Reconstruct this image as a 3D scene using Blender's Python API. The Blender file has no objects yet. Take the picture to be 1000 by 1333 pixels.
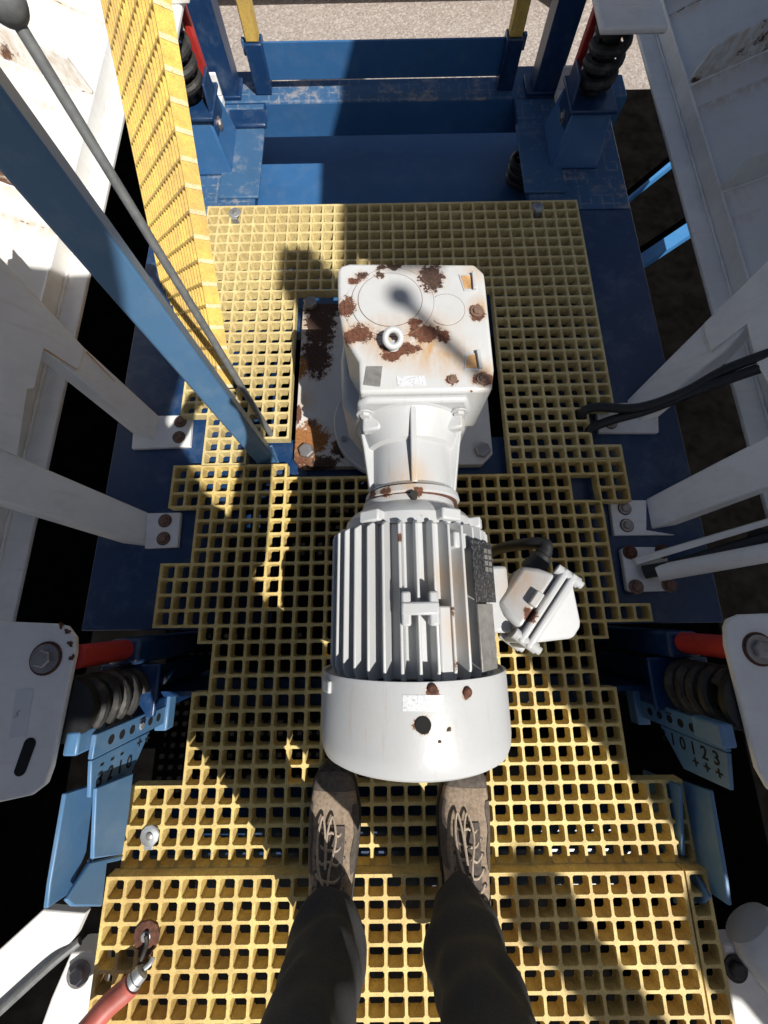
import bpy, bmesh, math, random
from mathutils import Vector as V, Matrix, Quaternion
random.seed(7)
scn = bpy.context.scene
COL = scn.collection
R = math.radians

# ------------------------------------------------------------------ camera
CAM = V((-0.036465, -0.391203, 0.977563))
IR = V((0.9998876, -0.0129365, -0.0075808)).normalized()
FW = V((-0.0041059, 0.2500296, -0.9682295)).normalized()
IU = IR.cross(FW).normalized()
cd = bpy.data.cameras.new('camera')
cd.sensor_fit = 'HORIZONTAL'; cd.sensor_width = 36.0; cd.lens = 18.0
cd.clip_start = 0.02; cd.clip_end = 500
cam = bpy.data.objects.new('camera', cd); COL.objects.link(cam)
mw = Matrix((IR, IU, -FW)).transposed().to_4x4(); mw.translation = CAM
cam.matrix_world = mw
scn.camera = cam

# ------------------------------------------------------------------ light
SUND = V((0.45, -0.55, 1.0)).normalized()          # towards the sun
world = bpy.data.worlds.new('World'); scn.world = world; world.use_nodes = True
wn = world.node_tree.nodes; wl = world.node_tree.links
for n in list(wn): wn.remove(n)
sky = wn.new('ShaderNodeTexSky'); sky.sky_type = 'NISHITA'; sky.sun_disc = False
sky.sun_elevation = math.asin(SUND.z); sky.sun_rotation = math.atan2(SUND.x, SUND.y)
sky.air_density = .8; sky.dust_density = 1.5; sky.ozone_density = .6
bg = wn.new('ShaderNodeBackground'); bg.inputs['Strength'].default_value = 0.064
wo = wn.new('ShaderNodeOutputWorld')
wl.new(sky.outputs[0], bg.inputs[0]); wl.new(bg.outputs[0], wo.inputs[0])
sl = bpy.data.lights.new('sun', 'SUN'); sl.energy = 5.0; sl.angle = R(0.4); sl.color = (1, 0.965, 0.905)
so = bpy.data.objects.new('sun', sl); COL.objects.link(so)
so.rotation_euler = SUND.to_track_quat('Z', 'Y').to_euler(); so.location = SUND*12
scn.view_settings.view_transform = 'Standard'; scn.view_settings.look = 'None'
scn.view_settings.exposure = 0.17; scn.view_settings.gamma = 1.0
scn.view_settings.use_curve_mapping = False
scn.render.engine = 'CYCLES'

# ------------------------------------------------------------------ pixel -> place
def ray(px, py): return (FW*500 + IR*(px-500) - IU*(py-666.5)).normalized()
def PZ(px, py, z): d = ray(px, py); return CAM + d*((z-CAM.z)/d.z)
def PX(px, py, x): d = ray(px, py); return CAM + d*((x-CAM.x)/d.x)
def PY(px, py, y): d = ray(px, py); return CAM + d*((y-CAM.y)/d.y)
def PP(px, py, p, n): d = ray(px, py); n = V(n); return CAM + d*((V(p)-CAM).dot(n)/d.dot(n))

# ------------------------------------------------------------------ materials
def nd(nt, t, **kw):
    n = nt.nodes.new(t)
    for k, v in kw.items():
        if k in n.inputs: n.inputs[k].default_value = v
        else: setattr(n, k, v)
    return n
def noise(nt, co, scale, detail=4, rough=.6, dist=0):
    n = nd(nt, 'ShaderNodeTexNoise'); n.inputs['Scale'].default_value = scale; n.inputs['Detail'].default_value = detail
    n.inputs['Roughness'].default_value = rough; n.inputs['Distortion'].default_value = dist
    nt.links.new(co, n.inputs['Vector']); return n.outputs['Fac']
def ramp(nt, fac, stops):
    r = nt.nodes.new('ShaderNodeValToRGB'); e = r.color_ramp.elements
    while len(e) < len(stops): e.new(.5)
    for el, (p, c) in zip(e, stops): el.position = p; el.color = (*c, 1) if len(c) == 3 else c
    nt.links.new(fac, r.inputs[0]); return r.outputs[0]
def mix(nt, fac, a, b, mode='MIX'):
    m = nt.nodes.new('ShaderNodeMix'); m.data_type = 'RGBA'; m.blend_type = mode
    for sock, val in ((m.inputs[0], fac), (m.inputs[6], a), (m.inputs[7], b)):
        if hasattr(val, 'links'): nt.links.new(val, sock)
        elif isinstance(val, tuple): sock.default_value = (*val, 1)
        else: sock.default_value = val
    return m.outputs[2]
def mth(nt, op, a, b=None, clamp=False):
    m = nt.nodes.new('ShaderNodeMath'); m.operation = op; m.use_clamp = clamp
    for i, v in enumerate((a, b)):
        if v is None: continue
        if hasattr(v, 'links'): nt.links.new(v, m.inputs[i])
        else: m.inputs[i].default_value = v
    return m.outputs[0]
def base(name):
    m = bpy.data.materials.new(name); m.use_nodes = True; nt = m.node_tree
    for n in list(nt.nodes): nt.nodes.remove(n)
    b = nt.nodes.new('ShaderNodeBsdfPrincipled'); o = nt.nodes.new('ShaderNodeOutputMaterial')
    nt.links.new(b.outputs[0], o.inputs[0])
    co = nt.nodes.new('ShaderNodeNewGeometry').outputs['Position']
    return m, nt, b, co
def bump(nt, b, h, strength=.2, dist=.002):
    n = nt.nodes.new('ShaderNodeBump'); n.inputs['Strength'].default_value = strength; n.inputs['Distance'].default_value = dist
    nt.links.new(h, n.inputs['Height']); nt.links.new(n.outputs[0], b.inputs['Normal'])
def setc(nt, b, c):
    if hasattr(c, 'links'): nt.links.new(c, b.inputs['Base Color'])
    else: b.inputs['Base Color'].default_value = (*c, 1)
MAT = {}
def simple(name, col, rough=.5, metal=0, var=.15, scale=30, bmp=.1, dirt=None, dirt_amt=.5, dirt_scale=6):
    m, nt, b, co = base(name)
    f = noise(nt, co, scale, 5)
    c = ramp(nt, f, [(.3, tuple(x*(1-var) for x in col)), (.7, tuple(min(1, x*(1+var)) for x in col))])
    if dirt:
        d = noise(nt, co, dirt_scale, 8, .7)
        k = ramp(nt, d, [(.5, (0, 0, 0)), (.72, (dirt_amt,)*3)])
        c = mix(nt, k, c, dirt)
    setc(nt, b, c); b.inputs['Roughness'].default_value = rough; b.inputs['Metallic'].default_value = metal
    if bmp: bump(nt, b, noise(nt, co, scale*6, 3), bmp, .001)
    MAT[name] = m; return m
def frp(name, col, brown):
    m, nt, b, co = base(name)
    f = noise(nt, co, 60, 6, .7)
    c = ramp(nt, f, [(.25, tuple(x*.66 for x in col)), (.5, col), (.75, tuple(min(1, x*1.2) for x in col))])
    d = mth(nt, 'ADD', mth(nt, 'MULTIPLY', noise(nt, co, 7, 8, .75), .6), mth(nt, 'MULTIPLY', noise(nt, co, 2.2, 3), .4))
    c = mix(nt, ramp(nt, d, [(.44, (0, 0, 0)), (.66, (.85,)*3)]), c, brown)
    g = noise(nt, co, 420, 2)
    c = mix(nt, ramp(nt, g, [(.53, (0, 0, 0)), (.70, (.6,)*3)]), c, (.22, .14, .06))
    k = noise(nt, co, 33, 9, .8)
    c = mix(nt, ramp(nt, k, [(.62, (0, 0, 0)), (.70, (.7,)*3)]), c, (.13, .085, .045))
    setc(nt, b, c); b.inputs['Roughness'].default_value = .62
    bump(nt, b, noise(nt, co, 500, 3), .4, .001); MAT[name] = m
frp('frp_yellow', (.74, .61, .29), (.50, .38, .17))
frp('frp_mid', (.74, .57, .21), (.46, .31, .115))
frp('frp_near', (.74, .555, .20), (.40, .24, .08))
frp('frp_worn', (.74, .62, .36), (.55, .42, .22))
frp('frp_guard', (.74, .50, .10), (.42, .27, .10))
def painted(name, col, rough=.42, dust=(.42, .40, .36), dust_amt=.35, edge=None, rusty=0.0, streak=0.0):
    m, nt, b, co = base(name)
    f = noise(nt, co, 4, 6, .6)
    c = ramp(nt, f, [(.3, tuple(x*.86 for x in col)), (.7, tuple(min(1, x*1.1) for x in col))])
    d = noise(nt, co, 14, 8, .72)
    c = mix(nt, ramp(nt, d, [(.5, (0, 0, 0)), (.8, (dust_amt,)*3)]), c, dust)
    if streak:
        mp = nt.nodes.new('ShaderNodeMapping'); mp.inputs['Scale'].default_value = (1, 9, 1); nt.links.new(co, mp.inputs['Vector'])
        s = noise(nt, mp.outputs[0], 7, 4)
        c = mix(nt, ramp(nt, s, [(.58, (0, 0, 0)), (.75, (streak,)*3)]), c, (.42, .27, .13))
    if rusty:
        r = noise(nt, co, 26, 9, .7); r2 = noise(nt, co, 3.1, 3)
        rr = mth(nt, 'ADD', mth(nt, 'MULTIPLY', r, .6), mth(nt, 'MULTIPLY', r2, .4))
        k = ramp(nt, rr, [(.64-rusty, (0, 0, 0)), (.665-rusty, (1, 1, 1))])
        rc = ramp(nt, noise(nt, co, 120, 4), [(.3, (.035, .014, .010)), (.7, (.16, .055, .022))])
        c = mix(nt, k, c, rc)
    setc(nt, b, c); b.inputs['Roughness'].default_value = rough
    bump(nt, b, noise(nt, co, 90, 4), .12, .0015); MAT[name] = m
painted('blue_paint', (.008, .036, .108), .34, (.30, .36, .42), .22)  # darker copy of the blue, with the beams' shade in its colour
painted('blue_sun_stripe', (.055, .215, .47), .4, (.30, .40, .5), .15)  # brighter copy of the blue, sunlight of the stripes in its colour
painted('blue_lit', (.036, .125, .29), .36, (.30, .36, .42), .15)  # lit copy of the blue for pit and rail, sunlight in the colour
painted('blue_sunlit', (.085, .195, .35), .42, (.34, .40, .46), .3)  # paler copy of the blue for sunlit post and plates, light in the colour
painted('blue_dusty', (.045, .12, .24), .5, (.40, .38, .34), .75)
painted('white_paint', (.74, .74, .71), .45, (.55, .50, .42), .30, rusty=.0, streak=.12)
painted('white_machine', (.80, .795, .77), .5, (.52, .48, .42), .40, streak=.18)
painted('white_motor', (.64, .65, .66), .36, (.55, .53, .48), .25)
painted('white_motor_rusty', (.64, .645, .64), .4, (.55, .50, .42), .35, streak=.45)
def machine_panel():
    m, nt, b, co = base('machine_panel')
    c = ramp(nt, noise(nt, co, 3, 6), [(.3, (.64, .64, .62)), (.7, (.75, .75, .73))])
    c = mix(nt, ramp(nt, noise(nt, co, 12, 8, .72), [(.48, (0, 0, 0)), (.8, (.45,)*3)]), c, (.50, .45, .38))
    s_ = nt.nodes.new('ShaderNodeSeparateXYZ'); nt.links.new(co, s_.inputs[0]); Y = s_.outputs['Y']
    n1 = noise(nt, co, 13, 8, .75); n2 = noise(nt, co, 4.5, 3, .5)
    mp = nt.nodes.new('ShaderNodeMapping'); mp.inputs['Scale'].default_value = (2.2, .7, 1); nt.links.new(co, mp.inputs['Vector'])
    n3 = noise(nt, mp.outputs[0], 30, 6, .6)
    near = None
    for ry in (-.05, .41, .875, 1.36, 1.85):
        for off, wd in ((0., .10), (-.115, .07)):
            d = mth(nt, 'SUBTRACT', ry+off, Y)
            k = mth(nt, 'MULTIPLY', mth(nt, 'SUBTRACT', 1., mth(nt, 'DIVIDE', mth(nt, 'ABSOLUTE', d), wd), True), mth(nt, 'GREATER_THAN', d, -.012))
            near = k if near is None else mth(nt, 'MAXIMUM', near, k)
    pw = mth(nt, 'POWER', near, 1.6)
    st = mth(nt, 'MULTIPLY', pw, ramp(nt, mth(nt, 'MULTIPLY', n3, mth(nt, 'MULTIPLY', n2, 2.)), [(.40, (0, 0, 0)), (.66, (1, 1, 1))]))
    c = mix(nt, mth(nt, 'MULTIPLY', st, .5, True), c, (.44, .28, .14))
    dk = ramp(nt, mth(nt, 'ADD', mth(nt, 'MULTIPLY', pw, .34), mth(nt, 'ADD', mth(nt, 'MULTIPLY', n1, .45), mth(nt, 'MULTIPLY', n2, .35))), [(.775, (0, 0, 0)), (.80, (1, 1, 1))])
    c = mix(nt, dk, c, ramp(nt, noise(nt, co, 140, 4), [(.3, (.05, .02, .012)), (.7, (.17, .07, .03))]))
    setc(nt, b, c); b.inputs['Roughness'].default_value = .5
    bump(nt, b, noise(nt, co, 70, 4), .2, .002); MAT['machine_panel'] = m
machine_panel()
simple('dark_steel', (.035, .033, .03), .7, .2, .3)
simple('bolt_steel', (.36, .34, .33), .45, .7, .25, 80, .2, (.13, .06, .035), .6, 40)
simple('bolt_rusty', (.20, .12, .085), .75, .2, .4, 90, .3, (.30, .25, .22), .5, 60)
simple('rust', (.11, .042, .024), .9, 0, .5, 140, .6, (.035, .02, .016), .8, 50)
simple('rust_orange', (.34, .13, .035), .9, 0, .45, 140, .6, (.12, .05, .03), .8, 60)
simple('rust_stain', (.52, .30, .13), .7, 0, .3, 60, .1)
simple('scale_dark', (.040, .032, .028), .8, 0, .5, 150, .6, (.12, .06, .04), .5, 70)
simple('galvanised', (.42, .44, .45), .5, .6, .2, 60, .15)
simple('grey_rod', (.16, .165, .165), .6, .2, .25, 60, .2)
simple('red_paint', (.46, .035, .03), .4, 0, .2, 20, .05)
simple('rubber_black', (.012, .012, .013), .55, 0, .3, 60, .1)
simple('spring_black', (.020, .019, .018), .62, .0, .3, 40, .2, (.16, .14, .12), .6, 24)
simple('hole_black', (.006, .006, .006), .9, 0, 0, 10, 0)
simple('shade_black', (.0045, .0042, .004), .95, 0, .5, 12, .1)  # near-black that paints the deep shade under the platform
for _n in MAT['shade_black'].node_tree.nodes:
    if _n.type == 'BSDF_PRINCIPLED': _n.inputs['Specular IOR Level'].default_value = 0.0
simple('hose_red', (.42, .10, .075), .5, 0, .2, 25, .1, (.5, .33, .27), .4, 9)
simple('plate_black', (.03, .03, .032), .35, .2, .2, 200, .05, (.4, .4, .4), .5, 240)
simple('plate_grey', (.30, .29, .27), .45, .4, .2, 90, .1, (.12, .1, .08), .5, 60)
simple('sticker_white', (.66, .67, .69), .5, 0, .03, 300, 0, (.22, .23, .26), .95, 330)
simple('sticker_plain', (.66, .66, .68), .5, 0, .04, 40, 0)
simple('print_grey', (.35, .35, .38), .6, 0, .1, 40, 0)
simple('skin', (.48, .29, .21), .55, 0, .1, 30, .1)
simple('cloth_black', (.010, .010, .011), .9, 0, .35, 300, .3)
simple('cloth_trouser', (.036, .037, .040), .88, 0, .35, 400, .3)
simple('shirt_navy', (.03, .04, .07), .9, 0, .3, 300, .3)
simple('shoe_suede', (.30, .225, .160), .92, 0, .35, 160, .7, (.36, .30, .23), .5, 30)
simple('shoe_dark', (.105, .085, .070), .8, 0, .4, 120, .4, (.16, .135, .11), .5, 35)
simple('lace', (.42, .34, .26), .9, 0, .3, 300, .3)
simple('outsole', (.03, .028, .026), .8, 0, .3, 60, .2, (.22, .18, .13), .5, 40)
simple('weld_blue', (.07, .16, .30), .35, .1, .4, 200, .6)
simple('cut_edge', (.30, .33, .36), .6, .1, .3, 60, .2)
RUST = {'scale_dark': ((.022, .017, .015), (.10, .05, .032)), 'rust': ((.055, .022, .014), (.19, .075, .04)), 'rust_orange': ((.16, .06, .02), (.42, .18, .055))}
def corroded(name, col, spots, wash=(), streak=0., rough=.4, grain=.2, speck=0.):
    """paint with patches flaked to rust; spots: (x, y, z, r, kind, sx, sy)"""
    m, nt, b, co = base(name)
    c = ramp(nt, noise(nt, co, 5, 6), [(.3, tuple(x*.9 for x in col)), (.7, tuple(min(1, x*1.05) for x in col))])
    c = mix(nt, ramp(nt, noise(nt, co, 16, 8, .72), [(.48, (0, 0, 0)), (.8, (.35,)*3)]), c, (.50, .455, .385))
    c = mix(nt, ramp(nt, noise(nt, co, 75, 9, .8), [(.60, (0, 0, 0)), (.74, (.35,)*3)]), c, (.30, .26, .21))
    if streak:
        mp = nt.nodes.new('ShaderNodeMapping'); mp.inputs['Scale'].default_value = (9, .8, 1); nt.links.new(co, mp.inputs['Vector'])
        c = mix(nt, ramp(nt, noise(nt, mp.outputs[0], 11, 5), [(.60, (0, 0, 0)), (.78, (streak,)*3)]), c, (.40, .25, .12))
    tot = None
    for (x, y, z, r, amp) in wash:
        v = nt.nodes.new('ShaderNodeVectorMath'); v.operation = 'DISTANCE'; v.inputs[1].default_value = (x, y, z); nt.links.new(co, v.inputs[0])
        k = mth(nt, 'MULTIPLY', mth(nt, 'SUBTRACT', 1.0, mth(nt, 'DIVIDE', v.outputs['Value'], r), True), amp)
        tot = k if tot is None else mth(nt, 'MAXIMUM', tot, k)
    if tot:
        mp = nt.nodes.new('ShaderNodeMapping'); mp.inputs['Scale'].default_value = (1.6, .5, 1); nt.links.new(co, mp.inputs['Vector'])
        w = ramp(nt, noise(nt, mp.outputs[0], 42, 7, .65), [(.28, (0, 0, 0)), (.62, (1, 1, 1))])
        c = mix(nt, mth(nt, 'MULTIPLY', mth(nt, 'MULTIPLY', tot, w, True), 1.15, True), c, (.50, .29, .11))
    n1 = mth(nt, 'MULTIPLY', mth(nt, 'SUBTRACT', noise(nt, co, 60, 8, .72), .5), 2.6)
    n2 = mth(nt, 'MULTIPLY', mth(nt, 'SUBTRACT', noise(nt, co, 230, 4, .7), .5), 1.1)
    nn = mth(nt, 'ADD', n1, n2); hsum = None
    for kind in RUST:
        best = None
        for (x, y, z, r, kd, sx, sy) in spots:
            if kd != kind: continue
            mp = nt.nodes.new('ShaderNodeVectorMath'); mp.operation = 'SUBTRACT'; mp.inputs[1].default_value = (x, y, z); nt.links.new(co, mp.inputs[0])
            sc = nt.nodes.new('ShaderNodeVectorMath'); sc.operation = 'MULTIPLY'; sc.inputs[1].default_value = (1/(r*sx), 1/(r*sy), 1/r); nt.links.new(mp.outputs[0], sc.inputs[0])
            ln = nt.nodes.new('ShaderNodeVectorMath'); ln.operation = 'LENGTH'; nt.links.new(sc.outputs[0], ln.inputs[0])
            best = ln.outputs['Value'] if best is None else mth(nt, 'MINIMUM', best, ln.outputs['Value'])
        if best is None: continue
        d = mth(nt, 'ADD', best, nn)
        halo = ramp(nt, d, [(.95, (.75,)*3), (1.0, (0, 0, 0))]) if False else mth(nt, 'MULTIPLY', mth(nt, 'SUBTRACT', 1.45, d, True), .8, True)
        c = mix(nt, halo, c, (.46, .27, .13))
        k = mth(nt, 'MULTIPLY', mth(nt, 'SUBTRACT', 1.04, d, True), 14.0, True)
        a_, b_ = RUST[kind]
        rc = ramp(nt, noise(nt, co, 170, 5, .7), [(.32, a_), (.68, b_)])
        c = mix(nt, k, c, rc); hsum = k if hsum is None else mth(nt, 'MAXIMUM', hsum, k)
    if speck:
        k = ramp(nt, mth(nt, 'ADD', mth(nt, 'MULTIPLY', noise(nt, co, 48, 8, .75), .75), mth(nt, 'MULTIPLY', noise(nt, co, 5, 2), .25)), [(.665-speck, (0, 0, 0)), (.68-speck, (1, 1, 1))])
        c = mix(nt, k, c, (.13, .055, .03))
    setc(nt, b, c); b.inputs['Roughness'].default_value = rough
    if hsum: nt.links.new(mth(nt, 'ADD', rough, mth(nt, 'MULTIPLY', hsum, .5), True), b.inputs['Roughness'])
    h = mth(nt, 'MULTIPLY', noise(nt, co, 160, 4), grain)
    if hsum: h = mth(nt, 'ADD', h, mth(nt, 'MULTIPLY', hsum, mth(nt, 'SUBTRACT', mth(nt, 'MULTIPLY', noise(nt, co, 300, 4), .7), .9)))
    bump(nt, b, h, .55, .0012); MAT[name] = m
def sp(px, py, z, r, kd, st=(1, 1)): p = PZ(px, py, z); return (p.x, p.y, z, r, kd, *st)
corroded('gearbox_paint', (.56, .565, .56), [sp(q[0], q[1], .441, r, m, st) for q, r, m, st in (
    ((450, 400), .017, 'rust', (.9, 1.2)), ((468, 435), .020, 'rust', (1.3, .8)), ((556, 434), .022, 'rust', (1.2, .8)), ((576, 437), .012, 'rust', (1, 1)), ((520, 453), .020, 'rust', (1.5, .6)), ((508, 463), .013, 'rust', (1.4, .7)),
    ((560, 361), .022, 'scale_dark', (1, 1.2)), ((512, 346), .013, 'scale_dark', (1, .8)), ((497, 349), .009, 'scale_dark', (1, 1)), ((470, 359), .011, 'scale_dark', (1, 1)), ((495, 359), .009, 'scale_dark', (1, .8)),
    ((463, 365), .011, 'rust', (1, .7)), ((629, 493), .015, 'rust', (1.1, .7)), ((615, 514), .008, 'rust', (.6, 1)), ((621, 406), .013, 'rust', (.8, 1.2)), ((589, 494), .010, 'rust', (1, 1)), ((541, 420), .009, 'rust', (1.2, .8)))],
    ((-.03, .035, .44, .06, .9), (.035, .03, .44, .07, 1.), (.07, .01, .44, .055, .8), (.125, -.03, .44, .035, .8), (.13, .10, .44, .03, .8), (0, .02, .44, .05, .7), (-.09, .05, .44, .035, .7), (.02, .19, .44, .035, .5), (.12, .17, .44, .03, .5)), .2, .42, .25)
corroded('plate_paint', (.60, .595, .575), [sp(q[0], q[1], -.012, r, m, st) for q, r, m, st in (
    ((416, 425), .062, 'scale_dark', (.75, 1.5)), ((412, 465), .052, 'scale_dark', (.8, 1.2)), ((426, 400), .045, 'scale_dark', (1.1, .9)), ((447, 583), .034, 'scale_dark', (1, 1)), ((416, 603), .034, 'scale_dark', (1.3, .7)),
    ((402, 572), .055, 'rust_orange', (1, .8)), ((393, 592), .036, 'rust', (.7, 1.1)), ((393, 480), .020, 'rust_orange', (.7, 1.5)), ((389, 540), .018, 'rust', (.5, 1.8)), ((405, 555), .02, 'rust', (1, 1)))],
    ((-.27, .03, -.012, .07, .8), (-.27, .2, -.012, .05, .7), (-.26, .45, -.012, .08, .5)), .2, .5, .3)
corroded('motor_paint', (.50, .51, .515), [sp(q[0], q[1], z, r, m, (1, 1)) for q, z, r, m in (
    ((594, 797), .457, .009, 'rust'), ((600, 865), .457, .010, 'rust'), ((520, 700), .455, .006, 'rust'), ((494, 820), .455, .005, 'rust'), ((563, 900), .468, .008, 'rust'), ((608, 903), .46, .007, 'rust'), ((551, 944), .47, .009, 'rust'),
    ((585, 950), .468, .0035, 'scale_dark'), ((572, 965), .468, .0022, 'scale_dark'), ((500, 640), .40, .010, 'rust'), ((545, 640), .41, .008, 'rust'), ((690, 800), .40, .010, 'rust'), ((480, 640), .38, .012, 'rust'))],
    ((.05, -.35, .44, .05, .5), (.06, -.42, .44, .04, .5), (.0, -.19, .41, .05, .7), (.17, -.36, .37, .05, .8)), .35, .38, .35, .02)
# ground: pale crushed sand with small stones
def mk_ground():
    m, nt, b, co = base('gravel')
    a = noise(nt, co, 1.2, 6); f = noise(nt, co, 30, 8, .8)
    c = ramp(nt, f, [(.3, (.24, .20, .17)), (.5, (.40, .345, .305)), (.72, (.52, .465, .42))])
    c = mix(nt, ramp(nt, a, [(.35, (0, 0, 0)), (.7, (.45,)*3)]), c, (.34, .28, .24))
    vo = nt.nodes.new('ShaderNodeTexVoronoi'); vo.inputs['Scale'].default_value = 55; nt.links.new(co, vo.inputs['Vector'])
    bw = nt.nodes.new('ShaderNodeRGBToBW'); nt.links.new(vo.outputs['Color'], bw.inputs[0])
    c = mix(nt, ramp(nt, bw.outputs[0], [(.60, (0, 0, 0)), (.78, (.4,)*3)]), c, (.20, .155, .13))
    c = mix(nt, ramp(nt, bw.outputs[0], [(.20, (.5,)*3), (.34, (0, 0, 0))]), c, (.60, .55, .50))
    f = mth(nt, 'ADD', f, mth(nt, 'MULTIPLY', mth(nt, 'SUBTRACT', .6, vo.outputs['Distance']), .35))
    setc(nt, b, c); b.inputs['Roughness'].default_value = .95
    bump(nt, b, f, .8, .02); MAT['gravel'] = m
mk_ground()
# blue steel top with the dusty print a lifted grating left behind
def mk_print():
    m, nt, b, co = base('blue_grid_print')
    c = ramp(nt, noise(nt, co, 6, 6), [(.3, (.028, .09, .20)), (.7, (.042, .115, .235))])
    sp = nt.nodes.new('ShaderNodeSeparateXYZ'); nt.links.new(co, sp.inputs[0])
    ks = []
    for ax in ('X', 'Y'):
        q = mth(nt, 'DIVIDE', mth(nt, 'ADD', sp.outputs[ax], 7.62), .0381)
        fr = mth(nt, 'FRACT', q); dd = mth(nt, 'ABSOLUTE', mth(nt, 'SUBTRACT', fr, .5))
        ks.append(mth(nt, 'GREATER_THAN', dd, .415))
    k = mth(nt, 'MAXIMUM', ks[0], ks[1])
    w = ramp(nt, noise(nt, co, 22, 8, .7), [(.46, (0, 0, 0)), (.70, (.5,)*3)])
    k = mth(nt, 'MULTIPLY', k, w)
    c = mix(nt, k, c, (.40, .40, .39))
    d = ramp(nt, noise(nt, co, 7, 8, .75), [(.52, (0, 0, 0)), (.62, (.75,)*3)])
    c = mix(nt, d, c, (.38, .34, .30))
    setc(nt, b, c); b.inputs['Roughness'].default_value = .6
    MAT['blue_grid_print'] = m
mk_print()

# ------------------------------------------------------------------ mesh builder
class MB:
    def __init__(s): s.bm = bmesh.new()
    def face(s, vs):
        try: return s.bm.faces.new(vs)
        except ValueError: return None
    def prism(s, poly, vec):
        vec = V(vec); a = [s.bm.verts.new(V(p)) for p in poly]; b = [s.bm.verts.new(V(p)+vec) for p in poly]
        s.face(a); s.face(b[::-1]); n = len(a)
        for i in range(n): s.face([a[i], b[i], b[(i+1) % n], a[(i+1) % n]])
        return s
    def loft(s, rings, cap=True, closed=True):
        vr = [[s.bm.verts.new(V(p)) for p in r] for r in rings]
        for r0, r1 in zip(vr, vr[1:]):
            n = len(r0)
            for i in range(n if closed else n-1): s.face([r0[i], r0[(i+1) % n], r1[(i+1) % n], r1[i]])
        if cap: s.face(vr[0][::-1]); s.face(vr[-1])
        return s
    def box(s, a, b):
        (x0, y0, z0), (x1, y1, z1) = a, b
        return s.prism([(x0, y0, z0), (x1, y0, z0), (x1, y1, z0), (x0, y1, z0)], (0, 0, z1-z0))
    def obox(s, c, ax, ay, az, h):
        c = V(c); ax, ay, az = V(ax).normalized()*h[0], V(ay).normalized()*h[1], V(az).normalized()*h[2]
        return s.prism([c-ax-ay-az, c+ax-ay-az, c+ax+ay-az, c-ax+ay-az], az*2)
    def ring(s, c, axis, r, n=24, ph=0.):
        axis = V(axis).normalized(); u = axis.orthogonal().normalized(); w = axis.cross(u)
        return [V(c)+u*(r*math.cos(2*math.pi*i/n+ph))+w*(r*math.sin(2*math.pi*i/n+ph)) for i in range(n)]
    def cyl(s, p0, p1, r, n=20, r2=None):
        ax = V(p1)-V(p0)
        return s.loft([s.ring(p0, ax, r, n), s.ring(p1, ax, r if r2 is None else r2, n)])
    def lathe(s, o, axis, prof, n=40, cap=True):
        axis = V(axis).normalized()
        return s.loft([s.ring(V(o)+axis*t, axis, max(r, 1e-4), n) for t, r in prof], cap)
    def tube(s, pts, r, n=10):
        pts = [V(p) for p in pts]; rings = []; u = None
        for i, p in enumerate(pts):
            t = (pts[min(i+1, len(pts)-1)]-pts[max(i-1, 0)]).normalized()
            u = (t.orthogonal() if u is None else u-t*u.dot(t)).normalized(); w = t.cross(u)
            rr = r[i] if isinstance(r, (list, tuple)) else r
            rings.append([p+u*(rr*math.cos(2*math.pi*k/n))+w*(rr*math.sin(2*math.pi*k/n)) for k in range(n)])
        return s.loft(rings)
    def ball(s, c, r, n=16):
        rings = [s.ring(V(c)+V((0, 0, -r*math.cos(math.pi*(k+.5)/n))), (0, 0, 1), r*math.sin(math.pi*(k+.5)/n), 20) for k in range(n)]
        return s.loft(rings)
    def build(s, name, mat, parent=None, bevel=0, angle=32, seg=2, flat=False):
        bmesh.ops.recalc_face_normals(s.bm, faces=s.bm.faces[:])
        me = bpy.data.meshes.new(name); s.bm.to_mesh(me); s.bm.free()
        return mesh_obj(name, me, mat, parent, bevel, angle, seg, flat)
def mesh_obj(name, me, mat, parent=None, bevel=0, angle=32, seg=2, flat=False):
    o = bpy.data.objects.new(name, me); COL.objects.link(o)
    if mat and not me.materials: me.materials.append(MAT[mat])
    if not flat:
        me.polygons.foreach_set('use_smooth', [True]*len(me.polygons)); me.set_sharp_from_angle(angle=R(angle))
    if parent: adopt(o, parent)
    if bevel:
        md = o.modifiers.new('bevel', 'BEVEL'); md.width = bevel; md.segments = seg; md.limit_method = 'ANGLE'; md.angle_limit = R(35)
        md.harden_normals = False
    return o
def wloc(o):
    p = o.location.copy(); q = o.parent
    while q: p += q.location; q = q.parent
    return p
def adopt(o, parent):
    o.parent = parent; o.matrix_parent_inverse = Matrix.Translation(-V(parent['_o']) if '_o' in parent else V((0, 0, 0)))
def thing(name, loc, label, cat, group=None):
    o = bpy.data.objects.new(name, None); COL.objects.link(o); o.location = loc; o.empty_display_size = .05
    o['_o'] = tuple(loc); o['label'] = label; o['category'] = cat
    if group: o['group'] = group
    return o
def tag(o, label, cat, group=None):
    o['label'] = label; o['category'] = cat
    if group: o['group'] = group
    return o
def struct(o): o['kind'] = 'structure'; return o
def smooth_path(pts, n=8):
    pts = [V(p) for p in pts]; out = []
    q = [pts[0]*2-pts[1]]+pts+[pts[-1]*2-pts[-2]]
    for i in range(1, len(q)-2):
        for k in range(n):
            t = k/n; a, b, c, d = q[i-1:i+3]
            out.append(.5*((2*b)+(c-a)*t+(2*a-5*b+4*c-d)*t*t+(3*b-a-3*c+d)*t**3))
    return out+[pts[-1]]
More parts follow.
